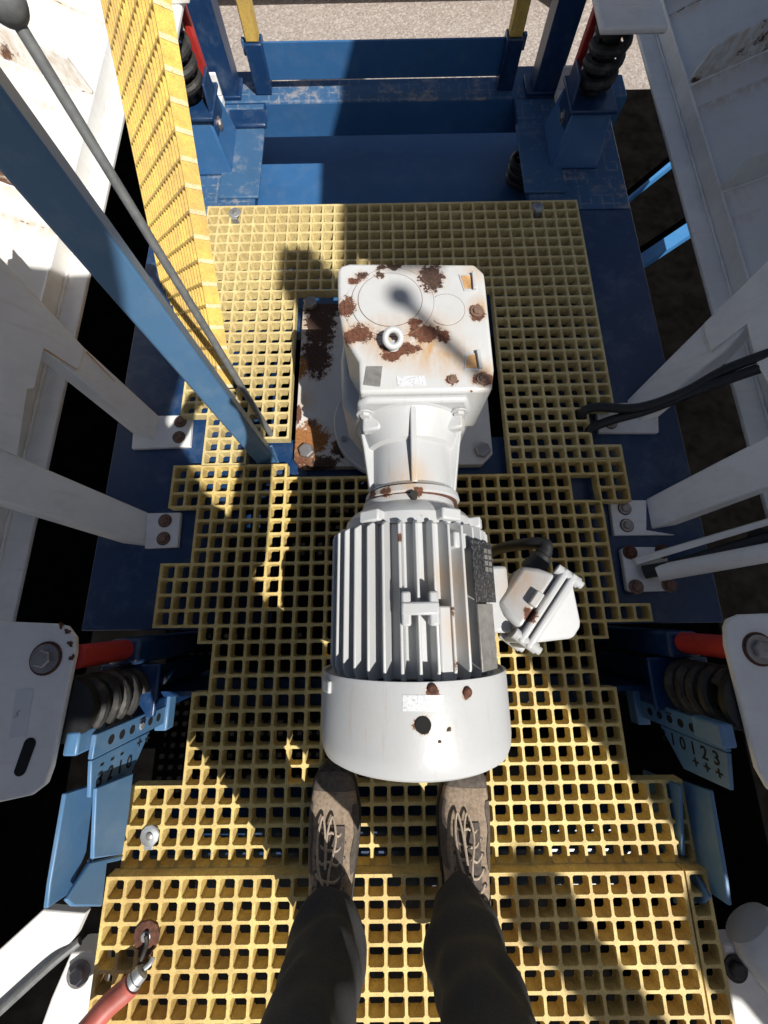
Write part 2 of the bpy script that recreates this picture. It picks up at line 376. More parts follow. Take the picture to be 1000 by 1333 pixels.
def bolt(p, n, r, parent, mat='bolt_steel', washer=True, h=None):
    n = V(n).normalized(); h = h or r*.7; mb = MB(); p = V(p)
    if washer: mb.lathe(p, n, [(0, r*1.55), (r*.22, r*1.55)], 20)
    mb.loft([mb.ring(p+n*(r*.2), n, r, 6), mb.ring(p+n*(h*.85), n, r, 6), mb.ring(p+n*h, n, r*.84, 6)])
    return mb.build('bolt', mat, parent, angle=20)
def blob(c, n, r, seed, mat, parent, name='rust_patch', t=.0006, stretch=(1, 1), k=72, rough=.8):
    """an irregular flat flake of rust or lost paint lying on a surface"""
    rnd = random.Random(seed); n = V(n).normalized(); u = n.orthogonal().normalized()
    if abs(n.z) > .9: u = V((1, 0, 0))
    w = n.cross(u); ph = [rnd.uniform(0, 6.28) for _ in range(6)]; mb = MB(); poly = []
    for i in range(k):
        a = 2*math.pi*i/k
        q = 1+rough*(.30*math.sin(2*a+ph[0])+.24*math.sin(3*a+ph[1])+.17*math.sin(5*a+ph[2])+.11*math.sin(8*a+ph[3])+.08*math.sin(13*a+ph[4])+.05*math.sin(21*a+ph[5]))+rnd.uniform(-.06, .06)*rough
        poly.append(V(c)+u*(r*q*stretch[0]*math.cos(a))+w*(r*q*stretch[1]*math.sin(a)))
    mb.prism(poly, n*t); return mb.build(name, mat, parent, flat=True)

# ------------------------------------------------------------------ ground
g = MB(); g.prism([(-60, -60, -1.2), (60, -60, -1.2), (60, 120, -1.2), (-60, 120, -1.2)], (0, 0, -.3))
struct(g.build('ground', 'gravel'))

# ------------------------------------------------------------------ moulded grating
def grating_mesh(name, cells, px, py, depth, inset, xf, ti=.0008):
    bm = bmesh.new(); top = {}; bot = {}; cells = set(cells)
    def cv(i, j, d, z):
        if (i, j) not in d:
            sx = sy = 0
            for a in (-1, 0):
                for b in (-1, 0):
                    if (i+a, j+b) in cells: sx += (1 if a == 0 else -1); sy += (1 if b == 0 else -1)
            o = inset*1.0
            x = i*px-(o if sx > 0 else -o if sx < 0 else 0); y = j*py-(o if sy > 0 else -o if sy < 0 else 0)
            d[(i, j)] = bm.verts.new(xf((x, y, z)))
        return d[(i, j)]
    for (i, j) in cells:
        x0, x1, y0, y1 = i*px, (i+1)*px, j*py, (j+1)*py
        jit = [random.uniform(-.0005, .0005) for _ in range(4)]
        def loop(ins, ch, z):
            a, b, c, d = x0+ins+jit[0], x1-ins+jit[1], y0+ins+jit[2], y1-ins+jit[3]
            return [bm.verts.new(xf(p)) for p in ((a+ch, c, z), (b-ch, c, z), (b, c+ch, z), (b, d-ch, z), (b-ch, d, z), (a+ch, d, z), (a, d-ch, z), (a, c+ch, z))]
        ch = min(px, py)*.09
        l0 = loop(inset, ch, 0); l1 = loop(inset+ti*.6, ch, -.0016); l2 = loop(inset+ti*1.9, ch*1.1, -depth)
        C = [cv(i, j, top, 0), cv(i+1, j, top, 0), cv(i+1, j+1, top, 0), cv(i, j+1, top, 0)]
        D = [cv(i, j, bot, -depth), cv(i+1, j, bot, -depth), cv(i+1, j+1, bot, -depth), cv(i, j+1, bot, -depth)]
        for (Q, L, flip) in ((C, l0, 0), (D, l2, 1)):
            fs = [[Q[0], Q[1], L[1], L[0]], [Q[1], L[2], L[1]], [Q[1], Q[2], L[3], L[2]], [Q[2], L[4], L[3]],
                  [Q[2], Q[3], L[5], L[4]], [Q[3], L[6], L[5]], [Q[3], Q[0], L[7], L[6]], [Q[0], L[0], L[7]]]
            for f in fs: bm.faces.new(f[::-1] if flip else f)
        for A, B in ((l0, l1), (l1, l2)):
            for k in range(8): bm.faces.new([A[k], A[(k+1) % 8], B[(k+1) % 8], B[k]])
        for (di, dj, a, b) in ((0, -1, 0, 1), (1, 0, 1, 2), (0, 1, 2, 3), (-1, 0, 3, 0)):
            if (i+di, j+dj) not in cells: bm.faces.new([C[b], C[a], D[a], D[b]])
    me = bpy.data.meshes.new(name); bm.to_mesh(me); bm.free(); return me
P = .0381
def left_edge(j): return 0 if j < 20 else 2 if j < 24 else 0 if j < 27 else 2 if j < 31 else 0 if j < 35 else 3 if j < 36 else 4 if j < 39 else 3 if j < 44 else 0
def right_edge(j): return 32 if j < 20 else 30 if j < 23 else 32 if j < 27 else 30 if j < 34 else 32 if j < 35 else 29 if j < 36 else 28 if j < 39 else 29 if j < 44 else 32
def open_cell(i, j):
    if 8 <= i < 24 and 9 <= j < 25: return True                    # cut round the gear motor base
    if 5 <= i < 8 and 22 <= j < 24: return True                    # cut for the blue post foot
    if 28 <= i < 30 and 25 <= j < 27: return True                  # square hole
    return False
def panel(j0, j1, label):
    cells = [(i, 47-j) for j in range(j0, j1) for i in range(left_edge(j), right_edge(j)) if not open_cell(i, j)]
    gap = -.0022 if j0 > 0 else .0022
    me = grating_mesh('grating_panel', cells, P, P, .027, .0029, lambda p: (p[0]-16*P, p[1]-24*P+gap, p[2]))
    return tag(mesh_obj('grating_panel', me, 'frp_yellow' if j0 == 0 else 'frp_mid', flat=True), label, 'grating', 'yellow walkway gratings')
gp_far = panel(0, 24, 'yellow moulded grating panel cut round the white gearbox base, beside the dark pit')
gp_mid = panel(24, 48, 'yellow moulded grating panel with stepped edges under the finned motor')
zn = .026
me = grating_mesh('grating_panel', [(i, j) for i in range(31) for j in range(15)], P, P, .027, .0030, lambda p: (p[0]-.620, p[1]-.918-15*P, p[2]+zn))
gp_near = tag(mesh_obj('grating_panel', me, 'frp_near', flat=True), 'raised yellow grating panel under the black trouser legs, rusty clip on it', 'grating', 'yellow walkway gratings')
me = grating_mesh('grating_panel', [(0, j) for j in range(15)], P, P, .027, .0030, lambda p: (p[0]+.571, p[1]-.918-15*P, p[2]+zn))
tag(mesh_obj('grating_panel', me, 'frp_near', flat=True), 'single-row yellow grating strip along the side of the raised panel', 'grating', 'yellow walkway gratings')
# saddle clips
def saddle(px, py, z, parent, mat, r=.024, rough=0):
    p = PZ(px, py, z); mb = MB()
    mb.lathe((p.x, p.y, z+.001), (0, 0, 1), [(0, r), (.003, r), (.0034, r*.95)], 10)
    mb.box((p.x-r*.45, p.y-r*1.25, z-.03), (p.x+r*.45, p.y-r*.8, z+.0035))
    o = mb.build('hold_down_clip', mat, parent, .0012)
    m2 = MB(); m2.lathe((p.x, p.y, z+.0036), (0, 0, 1), [(0, r*.34), (.003, r*.34), (.0045, r*.22)], 14)
    m2.build('screw', 'bolt_steel' if mat == 'galvanised' else 'galvanised', o); return o
saddle(306, 278, 0, gp_far, 'galvanised', .021); saddle(700, 270, 0, gp_far, 'galvanised', .019)
saddle(196, 1087, 0, gp_mid, 'galvanised', .021)
saddle(192, 1217, zn, gp_near, 'rust', .027)
# the loose leaning panel
LU = V((0, .79335, .60876)); LW = V((-.638, .469, -.611)); LW = (LW-LU*LW.dot(LU)).normalized(); LT = LW.cross(LU)
if LT.x < 0: LT = -LT
LK = V((-.496, .382, .15))
me = grating_mesh('grating_panel', [(i, j) for i in range(17) for j in range(-4, 20)], .0245, .05, .038, .0026,
                  lambda p: LK+LW*p[0]+LU*p[1]-LT*p[2], ti=.0004)
bm = bmesh.new(); bm.from_mesh(me); bmesh.ops.recalc_face_normals(bm, faces=bm.faces[:]); bm.to_mesh(me); bm.free()
tag(mesh_obj('grating_panel', me, 'frp_guard', flat=True), 'loose yellow grating panel with fine slots leaning upright beside the blue post', 'grating')

lp = bpy.data.objects[-1] if False else [o for o in COL.objects if o.get('label', '').startswith('loose yellow')][0]
for k in range(-4, 21):
    c_ = LK+LU*(.05*k)+LT*.019-LW*.0034
    mb = MB(); mb.obox(c_, LU, LT, LW, (.0048, .0185, .0007)); mb.build('bar_end', 'frp_worn', lp, .0004)

# ------------------------------------------------------------------ blue steel frame
fr = thing('platform_frame', (0, 0, -.7), 'dark blue steel beam frame carrying the yellow gratings', 'steel frame')
for s in (-1, 1):
    mb = MB(); x0, x1 = s*.47, s*.818
    a, b = min(x0, x1), max(x0, x1)
    mb.box((a, -.43, -.056), (b, 1.66, -.0415))
    mb.build('beam_flange', 'blue_paint', fr, .002)
    mb = MB(); mb.box((s*.60-.007, -.43, -.5), (s*.60+.007, 1.66, -.0562)); mb.build('beam_web', 'blue_paint', fr)
    mb = MB(); mb.box((a, -.43, -.515), (b, 1.66, -.5005)); mb.build('beam_flange', 'blue_paint', fr, .002)
    # dusty top where a lifted grating lay
    mb = MB(); mb.box((a+.004, .93, -.041), (b-.004 if s > 0 else b-.004, 1.47, -.0385))
    mb.build('dusty_cover_plate', 'blue_grid_print', fr, .001)
for (y0, y1) in ((-.035, .092), (.43, .55), (-.62, -.55), (-1.0, -.86)):
    mb = MB(); mb.box((-.468, y0, -.062), (.468, y1, -.0435)); mb.build('cross_beam', 'blue_paint', fr, .002)
    mb = MB(); mb.box((-.648, (y0+y1)/2-.006, -.42), (.648, (y0+y1)/2+.006, -.0625)); mb.build('cross_beam_web', 'blue_paint', fr)
mb = MB(); mb.box((-.9, 1.481, -.15), (.9, 1.60, -.0385)); mb.build('back_beam', 'blue_grid_print', fr, .006)
mb = MB(); mb.box((-.9, 1.478, -.148), (.9, 1.4805, -.045)); mb.build('back_beam_face', 'blue_lit', fr)
mb = MB(); mb.box((-.648, .60, -.315), (.648, 1.80, -.30)); mb.build('pit_tray', 'blue_lit', fr)
mb = MB(); mb.box((-1.62, -3.6, -.72), (3.2, 1.72, -.70)); mb.build('shade_sheet', 'shade_black', fr)  # black sheet standing in for the shade below the gratings
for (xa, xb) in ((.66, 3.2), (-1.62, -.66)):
    mb = MB(); mb.box((xa, 1.721, -.72), (xb, 2.75, -.70)); mb.build('shade_sheet', 'shade_black', fr)
mb = MB(); mb.box((-.6, 1.0, -.041), (-.46, 1.33, -.030)); mb.build('corner_pad', 'blue_dusty', fr, .004)
mb = MB(); mb.box((-.60, 1.335, -.041), (-.452, 1.42, -.022)); mb.build('corner_pad', 'blue_paint', fr, .01)
mb = MB(); mb.box((.46, 1.0, -.041), (.60, 1.33, -.030)); mb.build('corner_pad', 'blue_dusty', fr, .004)

# sun stripes on steel lower down, shaped as bars in brighter blue
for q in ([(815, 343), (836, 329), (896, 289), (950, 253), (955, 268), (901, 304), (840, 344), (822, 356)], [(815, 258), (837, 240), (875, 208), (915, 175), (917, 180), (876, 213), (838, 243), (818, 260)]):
    mb = MB(); mb.prism([PZ(*k, -.58) for k in q], (0, 0, -.04)); mb.build('sun_stripe', 'blue_sun_stripe', fr)

# ------------------------------------------------------------------ guard rail at the pit
rail = thing('guard_rail', (0, 1.55, -.04), 'blue kick plate rail with two yellow posts behind the pit', 'guard rail')
mb = MB(); mb.box((-.452, 1.546, -.012), (.416, 1.554, .088)); mb.build('kick_plate', 'blue_lit', rail, .002)
for x in (-.475, .438):
    mb = MB(); mb.box((x-.03, 1.515, -.038), (x+.03, 1.575, .098)); mb.build('post_socket', 'blue_paint', rail, .004)
    mb = MB(); mb.box((x-.023, 1.522, .0985), (x+.023, 1.568, .95)); mb.build('post', 'frp_guard', rail, .004)
    mb = MB(); mb.box((x-.03-.012 if x < 0 else x+.03, 1.535, .06), (x-.03 if x < 0 else x+.042, 1.555, .10)); mb.build('latch_tab', 'blue_dusty', rail, .002)
mb = MB(); mb.cyl((-.475, 1.545, .951), (.438, 1.545, .951), .022); mb.build('top_rail', 'frp_guard', rail)
for s, (bx, by) in ((-1, (-.615, 1.54)), (1, (.585, 1.53))):
    c = thing('corner_post', (bx, by, -.04), 'tall sunlit blue corner post beside the pit rail' if s < 0 else 'tall shaded blue corner post beside the pit rail', 'post')
    mb = MB(); mb.box((bx-.045, by-.045, -.037), (bx+.045, by+.045, 1.6)); mb.build('tube', 'blue_paint', c, .006)
    mb = MB(); mb.box((bx-.07, by-.05, -.0378), (bx+.055, by+.055, -.026)); mb.build('base_plate', 'blue_paint', c, .003)
    q = s*.745
    c = thing('brace_post', (q, 1.56, -.04), 'thin blue post rising outside the sunlit corner post' if s < 0 else 'thin blue post rising outside the shaded corner post', 'post')
    mb = MB(); mb.box((q-.02, 1.55, -.037), (q+.02, 1.60, 1.5)); mb.build('bar', 'blue_paint', c, .003)
    c = thing('angle_clip', (s*.69, 1.44, -.04), 'cream angle clip with two grey bolts at the foot of the sunlit corner post' if s < 0 else 'cream angle clip with two bolts at the foot of the shaded corner post', 'bracket')
    mb = MB(); mb.box((s*.67-.05, 1.385, -.038), (s*.67+.05, 1.478, -.012)); mb.box((s*.67-.05, 1.466, -.011), (s*.67+.05, 1.4775, .05)); mb.build('plate', 'white_machine', c, .003)
    for yy in (1.41, 1.445): bolt((s*.66, yy, -.0115), (0, 0, 1), .011, c)

# far pale tank lying on the ground
tk = thing('tank', (0, 5.2, -1.2), 'long pale grey horizontal tank lying on the gravel beyond the rail', 'tank')
mb = MB(); mb.lathe((-6, 5.2, -.58), (1, 0, 0), [(0, .2), (.05, .6), (12, .6), (12.05, .2)], 48); mb.build('shell', 'white_machine', tk)
for x in (-4, -1.8, 1.6, 4):
    mb = MB(); mb.box((x-.1, 4.7, -1.199), (x+.1, 5.7, -.95)); mb.build('saddle', 'dark_steel', tk)

# ------------------------------------------------------------------ white machine housings
def housing(s):
    side = 'sunlit' if s < 0 else 'shaded'
    h = thing('machine_housing', (s*1.3, .3, 0), ('sunlit' if s < 0 else 'shaded')+' white ribbed machine housing '+('behind the blue angle post' if s < 0 else 'above the two black cables'), 'machine')
    X0, X1 = s*.962, s*1.03
    y0, y1 = -1.93, 2.3
    def bx(nm, xa, xb, ya, yb, za, zb, mat='white_machine', bev=.003):
        mb = MB(); mb.box((min(xa, xb), ya, za), (max(xa, xb), yb, zb)); return mb.build(nm, mat, h, bev)
    bx('bottom_flange', X0, X1, y0, y1, -.012, 0)
    pts = [V((X1-s*.004, y0+(y1-y0)*k/160, .003)) for k in range(161)]
    mb = MB(); mb.tube(pts, [.004+.0014*math.sin(k*1.9) for k in range(161)], 6); mb.build('weld_bead', 'white_machine', h)
    bx('web', X1, X1+s*.008, y0, y1, -.012, .055)
    # sloped panel
    th = R(24); L = .46; dx, dz = s*math.cos(th), math.sin(th); a = V((X1+s*.0085, y0, .048))
    n = V((-s*math.sin(th), 0, math.cos(th)))
    mb = MB(); mb.prism([a, a+V((dx*L, 0, dz*L)), a+V((dx*L, y1-y0, dz*L)), a+V((0, y1-y0, 0))], -n*.008); mb.build('sloped_panel', 'machine_panel', h)
    # ribs standing on the panel
    for ry in (-1.1, -.55, -.05, .41, .875, 1.36, 1.85):
        o = a+V((0, ry-y0, 0))+n*.0005
        mb = MB(); mb.prism([o, o+V((dx*L, 0, dz*L)), o+V((dx*L, 0, dz*L))+n*.105, o+V((dx*.05, 0, dz*.05))+n*.085, o+V((-s*.004, 0, .003))+n*.012], (0, .011, 0))
        mb.build('rib', 'machine_panel', h, .0015)
        # weld bead along the foot of the rib
        pts = [o+V((dx, 0, dz))*(L*k/24)+V((0, -.003, 0))+n*.002 for k in range(25)]
        mb = MB(); mb.tube(pts, [.0035+.0012*math.sin(k*2.3+ry) for k in range(25)], 6); mb.build('weld_bead', 'white_machine', h)
    if s > 0:  # unseen tall walls and top, added and sized for the shade they cast
        y1 = 1.6
        bx('side_wall', s*1.452, s*1.50, y0, y1, .10, 2.95)
        bx('end_wall', s*1.502, s*1.70, y0, y0+.03, .10, 2.95)
        bx('bottom_plate', s*1.452, s*1.70, y0+.03, y1, .08, .0995)
        bx('outer_wall', s*1.66, s*1.70, y0+.03, y1, .1005, 2.95)
        bx('upper_shade_block', s*1.45, s*1.72, -1.2, 1.6, 2.952, 3.6)
    else:
        bx('side_wall', s*1.452, s*1.50, y0, y1, .10, .75)
        bx('top_flange', s*1.452, s*1.60, y0, y1, .7505, .76)
    return h
housing(-1); housing(1)

# ------------------------------------------------------------------ unseen overhead deck added to cast shade
uw = thing('shade_deck', (-2.2, -1.4, 2.3), 'unseen overhead deck added to shade the left side of the platform', 'walkway')
mb = MB(); mb.prism([(-3.2, -3.4, 2.40), (-.4, -3.4, 2.40), (-.4, -1.96, 2.40), (.34, -1.96, 2.40), (.37, -1.80, 2.40), (.80, -1.80, 2.40), (.71, -1.62, 2.40), (.43, -1.19, 2.40), (.455, -1.0, 2.40), (.455, -.92, 2.40), (.33, -.70, 2.40), (-3.2, -.70, 2.40)], (0, 0, .05)); mb.build('deck', 'blue_paint', uw, .004)
for y in (-1.78, -.90):
    mb = MB(); mb.box((-3.2, y-.03, 2.25), (.2, y+.03, 2.399)); mb.build('joist', 'blue_paint', uw, .004)
    mb = MB(); mb.box((-3.15, y-.05, -1.199), (-3.05, y+.05, 2.249)); mb.build('column', 'blue_paint', uw, .006)
bc = thing('knob_pole', (1.475, -1.69, 2.95), 'unseen pole with round knob added to cast its shadow on the gearbox', 'knob_pole')  # unseen pole and knob, placed for their shadow on the gearbox
mb = MB(); mb.cyl((1.475, -1.69, 2.951), (1.475, -1.69, 3.72), .010, 16); mb.build('pole', 'grey_rod', bc)
mb = MB(); mb.ball((1.475, -1.69, 3.735), .022); mb.build('pole_knob', 'grey_rod', bc)

for (lab, x, y, r, zt) in (('thick unseen white pipe added beside the housing end to cast shade', 1.58, -2.09, .12, 1.95), ('slim unseen white pipe added beyond the housing end to cast shade', 1.5, -2.48, .055, 2.75)):  # unseen pipes added to dapple the sun on the raised grating
    sp_ = thing('shadow_pipe', (x, y, -1.2), lab, 'pipe')
    mb = MB(); mb.cyl((x, y, -1.199), (x, y, zt), r, 28); mb.build('pipe', 'white_machine', sp_)
    mb = MB(); mb.lathe((x, y, zt), (0, 0, 1), [(0, r*1.3), (.03, r*1.3)], 28); mb.build('flange', 'white_machine', sp_)
fl_ = thing('shadow_box', (1.475, -1.5, 3.7), 'unseen box on an arm added to cast a shadow beside the gearbox', 'shadow_box')  # unseen box added to throw a shadow left of the gearbox
mb = MB(); mb.box((1.45, -1.63, 3.72), (1.55, -1.47, 4.04)); mb.build('box_body', 'dark_steel', fl_, .01)
mb = MB(); mb.box((1.455, -1.399, 3.56), (1.495, -1.199, 3.60)); mb.box((1.46, -1.52, 3.56), (1.49, -1.3995, 3.719)); mb.build('arm', 'dark_steel', fl_)

# ------------------------------------------------------------------ white support frames
def support(s):
    lab = 'white two-legged support frame bolted to the blue beam ' + ('under the sunlit housing' if s < 0 else 'under the two black cables')
    t = thing('support_frame', (s*.69, 0, -.04), lab, 'support frame')
    p0 = V((s*.69, 0, -.03)); ang = R(52); n = V((-s*math.sin(ang), 0, math.cos(ang)))
    if s < 0:
        leg1 = [(-70, 258), (110, 452), (208, 542), (208, 578), (57, 455), (40, 440), (-70, 360)]
        leg2 = [(-70, 555), (23, 593), (60, 610), (195, 668), (195, 712), (-70, 630)]
        gus = [(-90, 240), (0, 338), (104, 446), (110, 455), (104, 479), (98, 481), (57, 453), (45, 505), (36, 506), (23, 593), (-90, 545)]
        feet = [[(206, 541), (250, 540), (247, 581), (171, 584), (173, 562)], [(191, 668), (235, 667), (231, 712), (188, 714)]]
        bolts = [[(235, 549), (233, 569)], [(215, 678), (213, 701)]]
    else:
        leg1 = [(1075, 265), (958, 380), (917, 420), (815, 522), (818, 561), (888, 502), (943, 458), (974, 423), (1075, 330)]
        leg2 = [(1075, 528), (1000, 567), (840, 650), (840, 692), (1000, 632), (1075, 604)]
        gus = [(1085, 255), (958, 380), (917, 420), (916, 430), (925, 458), (972, 421), (984, 471), (1000, 500), (1010, 562), (1085, 524)]
        feet = [[(776, 526), (815, 524), (857, 530), (858, 563), (780, 563)], [(794, 651), (842, 651), (842, 690), (880, 696), (800, 697)]]
        bolts = [[(786, 531), (795, 551)], [(813, 662), (816, 684)]]
    for lg in (leg1, leg2):
        mb = MB(); mb.prism([PP(*q, p0, n) for q in lg], -n*.055); mb.build('leg', 'white_machine', t, .004)
    mb = MB(); mb.prism([PP(*q, p0+n*.0065, n) for q in gus], -n*.006); mb.build('gusset_plate', 'white_machine', t, .002)
    for pl, bs in zip(feet, bolts):
        mb = MB(); mb.prism([PZ(*q, -.028) for q in pl], (0, 0, -.013)); fo = mb.build('foot_plate', 'white_machine', t, .002)
        for b in bs:
            p = PZ(*b, -.028); bolt(p+V((0, 0, .001)), (0, 0, 1), .0105, fo, 'bolt_steel' if s > 0 else 'bolt_rusty')
            m2 = MB(); m2.lathe(p+V((0, 0, .0005)), (0, 0, 1), [(0, .0185), (.0006, .0185)], 20); m2.build('rust_ring', 'rust', fo)
    return t, p0, n
sf, sp0, sn = support(-1)
# rust lines along the welds of the sunlit frame
for i, (a, b) in enumerate((((57, 454), (100, 481)), ((112, 458), (150, 497)))):
    pa, pb = PP(*a, sp0+sn*.007, sn), PP(*b, sp0+sn*.007, sn)
    mb = MB(); d = (pb-pa).normalized(); w = sn.cross(d)*.0022
    mb.prism([pa-w, pb-w*.4, pb+w*.4, pa+w], sn*.0006); mb.build('rust_line', 'rust_stain', sf, flat=True)
support(1)
# pipe strut with a four-bolt plate
ps = thing('pipe_strut', (.62, -.29, -.04), 'white strut pipe and flat bar on a four-bolt square plate', 'strut')
mb = MB(); mb.prism([PZ(*q, -.024) for q in [(809, 715), (816, 712), (866, 712), (878, 764), (876, 769), (821, 771), (817, 768)]], (0, 0, -.015)); mb.build('foot_plate', 'white_machine', ps, .003)
for q in ((820, 719), (828, 764), (862, 718), (871, 762)): bolt(PZ(*q, -.0235), (0, 0, 1), .012, ps, 'bolt_rusty' if q[1] > 740 else 'rust')
a, b = PZ(856, 746, .0), PZ(1040, 712, .16)
mb = MB(); mb.cyl(a, b, .021, 20); mb.build('pipe', 'white_machine', ps)
mb = MB(); mb.prism([PZ(826, 727, -.01), PZ(1040, 664, .16), PZ(1040, 672, .16), PZ(830, 735, -.01)], (0, 0, -.05)); mb.build('flat_bar', 'white_machine', ps, .001)
mb = MB(); mb.tube(smooth_path([PZ(838, 745, -.012), PZ(880, 737, .02), PZ(950, 716, .08), PZ(1040, 690, .14)]), .017); mb.build('hose', 'rubber_black', ps)
mb = MB(); mb.lathe(PZ(992, 703, .10), ray(992, 703)*-1, [(-.01, .026), (.012, .026)], 24); mb.build('grommet', 'rubber_black', ps)

# ------------------------------------------------------------------ spring mounts
def coil(parent, c, z0, z1, r, wire, turns=4.2):
    pts = []
    N = int(turns*22)
    for k in range(N+1):
        a = 2*math.pi*turns*k/N; pts.append((c[0]+r*math.cos(a), c[1]+r*math.sin(a), z0+wire+(z1-z0-2*wire)*k/N))
    mb = MB(); mb.tube(pts, wire, 10); mb.build('coil_spring', 'spring_black', parent)
    mb = MB(); mb.cyl((c[0], c[1], z0+.002), (c[0], c[1], z1-.002), r*.55, 24); mb.build('rubber_core', 'rubber_black', parent)
def mount_back(s):
    where = 'sunlit' if s < 0 else 'shaded'
    cx, cy = s*.645, 1.22
    t = thing('spring_mount', (cx, cy, -.04), where+' blue spring mount with black coil and red stop beside the pit', 'spring mount')
    def ring4(z, hx, hy, ox=0, oy=0): return [(cx+ox-hx, cy+oy-hy, z), (cx+ox+hx, cy+oy-hy, z), (cx+ox+hx, cy+oy+hy, z), (cx+ox-hx, cy+oy+hy, z)]
    mb = MB(); mb.loft([ring4(-.0383, .085, .11), ring4(.10, .062, .075)]); mb.build('pedestal', 'blue_lit', t, .006)
    mb = MB(); mb.box((cx-.075, cy-.085, .1005), (cx+.075, cy+.085, .112)); mb.build('seat_plate', 'blue_paint', t, .004)
    x1 = cx-s*.062
    mb = MB(); mb.prism([(x1, cy-.07, .02), (x1, cy+.05, .02), (x1, cy+.06, .05), (x1, cy+.045, .17), (x1, cy-.04, .17), (x1, cy-.075, .06)], (-s*.008, 0, 0))
    mb.build('side_plate', 'blue_paint', t, .003)
    bolt((x1-s*.0085, cy-.02, .06), (-s, 0, 0), .012, t)
    coil(t, (cx, cy), .1125, .27, .046, .013, 3.6)
    mb = MB(); mb.lathe((cx, cy, .27), (0, 0, 1), [(0, .055), (.012, .055)], 28); mb.build('spring_cap', 'rubber_black', t)
    mb = MB(); mb.box((cx-.08, cy-.10, .2825), (cx+.10 if s > 0 else cx+.06, cy+.12, .30)); mb.build('top_bracket', 'white_machine', t, .006)
    mb = MB(); mb.box((cx-.085, cy+.03, .3005), (cx+.085, cy+.045, .42)); mb.build('bracket_web', 'white_machine', t, .003)
    mb = MB(); mb.obox((cx-s*.045, cy+.075, .19), (1, 0, 0), (0, 1, 0), (0, 0, 1), (.012, .014, .09)); mb.build('red_stop', 'red_paint', t, .004)
    return t
mount_back(-1); mount_back(1)
def mount_front(s):
    where = 'beside the sunlit scale plate' if s < 0 else 'in the shade beside the pipe strut'
    cx, cy = s*.645, -.545
    t = thing('spring_mount', (cx, cy, -.32), 'blue tubular spring mount with white top plate '+where, 'spring mount')
    mb = MB(); mb.box((cx-.035, cy+.042, -.32), (cx+.035, cy+.10, .045)); mb.build('column', 'blue_paint', t, .008)
    mb = MB(); mb.cyl((cx, cy-.01, -.31), (cx, cy-.01, -.06), .032, 28); mb.build('tube', 'blue_paint', t)
    mb = MB(); mb.lathe((cx, cy-.01, -.095), (0, 0, 1), [(0, .0345), (.008, .0345)], 28); mb.build('collar', 'dark_steel', t)
    mb = MB(); mb.lathe((cx, cy-.01, -.0595), (0, 0, 1), [(0, .032), (.012, .028), (.02, .016), (.022, .004)], 28); mb.build('domed_end', 'blue_paint', t)
    mb = MB(); mb.box((cx-.05, cy-.075, -.30), (cx+.05, cy-.046, .0)); mb.build('side_rib', 'blue_paint', t, .004)
    mb = MB(); mb.box((cx-.07, cy-.075, .001), (cx+.07, cy+.04, .012)); mb.build('seat_plate', 'blue_paint', t, .004)
    coil(t, (cx, cy-.02), .0125, .178, .048, .012, 4.4)
    mb = MB(); mb.lathe((cx, cy-.02, .178), (0, 0, 1), [(0, .056), (.014, .056)], 28); mb.build('spring_cap', 'rubber_black', t)
    mb = MB(); mb.cyl((cx, cy+.075, .0455), (cx, cy+.075, .19), .023, 24); mb.build('red_stop', 'red_paint', t)
    bolt((cx-s*.035, cy-.0755, .02), (0, -1, 0), .012, t, 'dark_steel')
    if s < 0: pl = [(-70, 806), (70, 812), (86, 815), (97, 830), (97, 850), (66, 1000), (58, 1022), (40, 1036), (-70, 1060)]
    else: pl = [(1070, 796), (965, 800), (950, 806), (946, 816), (947, 840), (988, 1002), (1004, 1030), (1070, 1060)]
    z = .205
    mb = MB(); mb.prism([PZ(*q, z) for q in pl], (0, 0, -.012)); tp = mb.build('top_plate', 'white_machine', t, .003)
    q = (60, 857) if s < 0 else (988, 845)
    m2 = MB(); m2.lathe(PZ(*q, z)+V((0, 0, .0004)), (0, 0, 1), [(0, .031), (.0008, .031)], 26); m2.build('bolt_recess', 'rust', tp)
    bolt(PZ(*q, z)+V((0, 0, .001)), (0, 0, 1), .017, tp, 'bolt_steel', True)
    if s < 0:
        c = PZ(33, 985, z)
        mb = MB(); r = .011; poly = []
        for k in range(20):
            a = 2*math.pi*k/20; poly.append(c+V((r*math.cos(a)+.004*math.copysign(1, math.sin(a)), r*math.sin(a)+.02*math.copysign(1, math.sin(a)), .0006)))
        mb.prism(poly, (0, 0, .0006)); mb.build('slot', 'hole_black', tp, flat=True)
        mb = MB(); mb.prism([PZ(*k, z)+V((0, 0, .0005)) for k in ((22, 898), (45, 896), (34, 958), (12, 961))], (0, 0, .0005)); st = mb.build('sticker', 'sticker_plain', tp, flat=True)
        mb = MB(); mb.tube([PZ(*k, z)+V((0, 0, .0014)) for k in ((19, 934), (24, 931), (23, 927), (27, 925))], .0011, 6); mb.build('mark', 'print_grey', st)
        for i, k in enumerate(((92, 838), (88, 822), (80, 814), (94, 856))): blob(PZ(*k, z)+V((0, 0, .0004)), (0, 0, 1), .005, 40+i, 'rust', tp)
        # stiffener running up from the plate
        w0 = [PZ(0, 872, z), PZ(70, 832, z), PZ(76, 837, z), PZ(0, 884, z)]
    else:
        w0 = [PZ(1000, 832, z), PZ(972, 812, z), PZ(968, 818, z), PZ(1000, 842, z)]
    return t
mount_front(-1); mount_front(1)

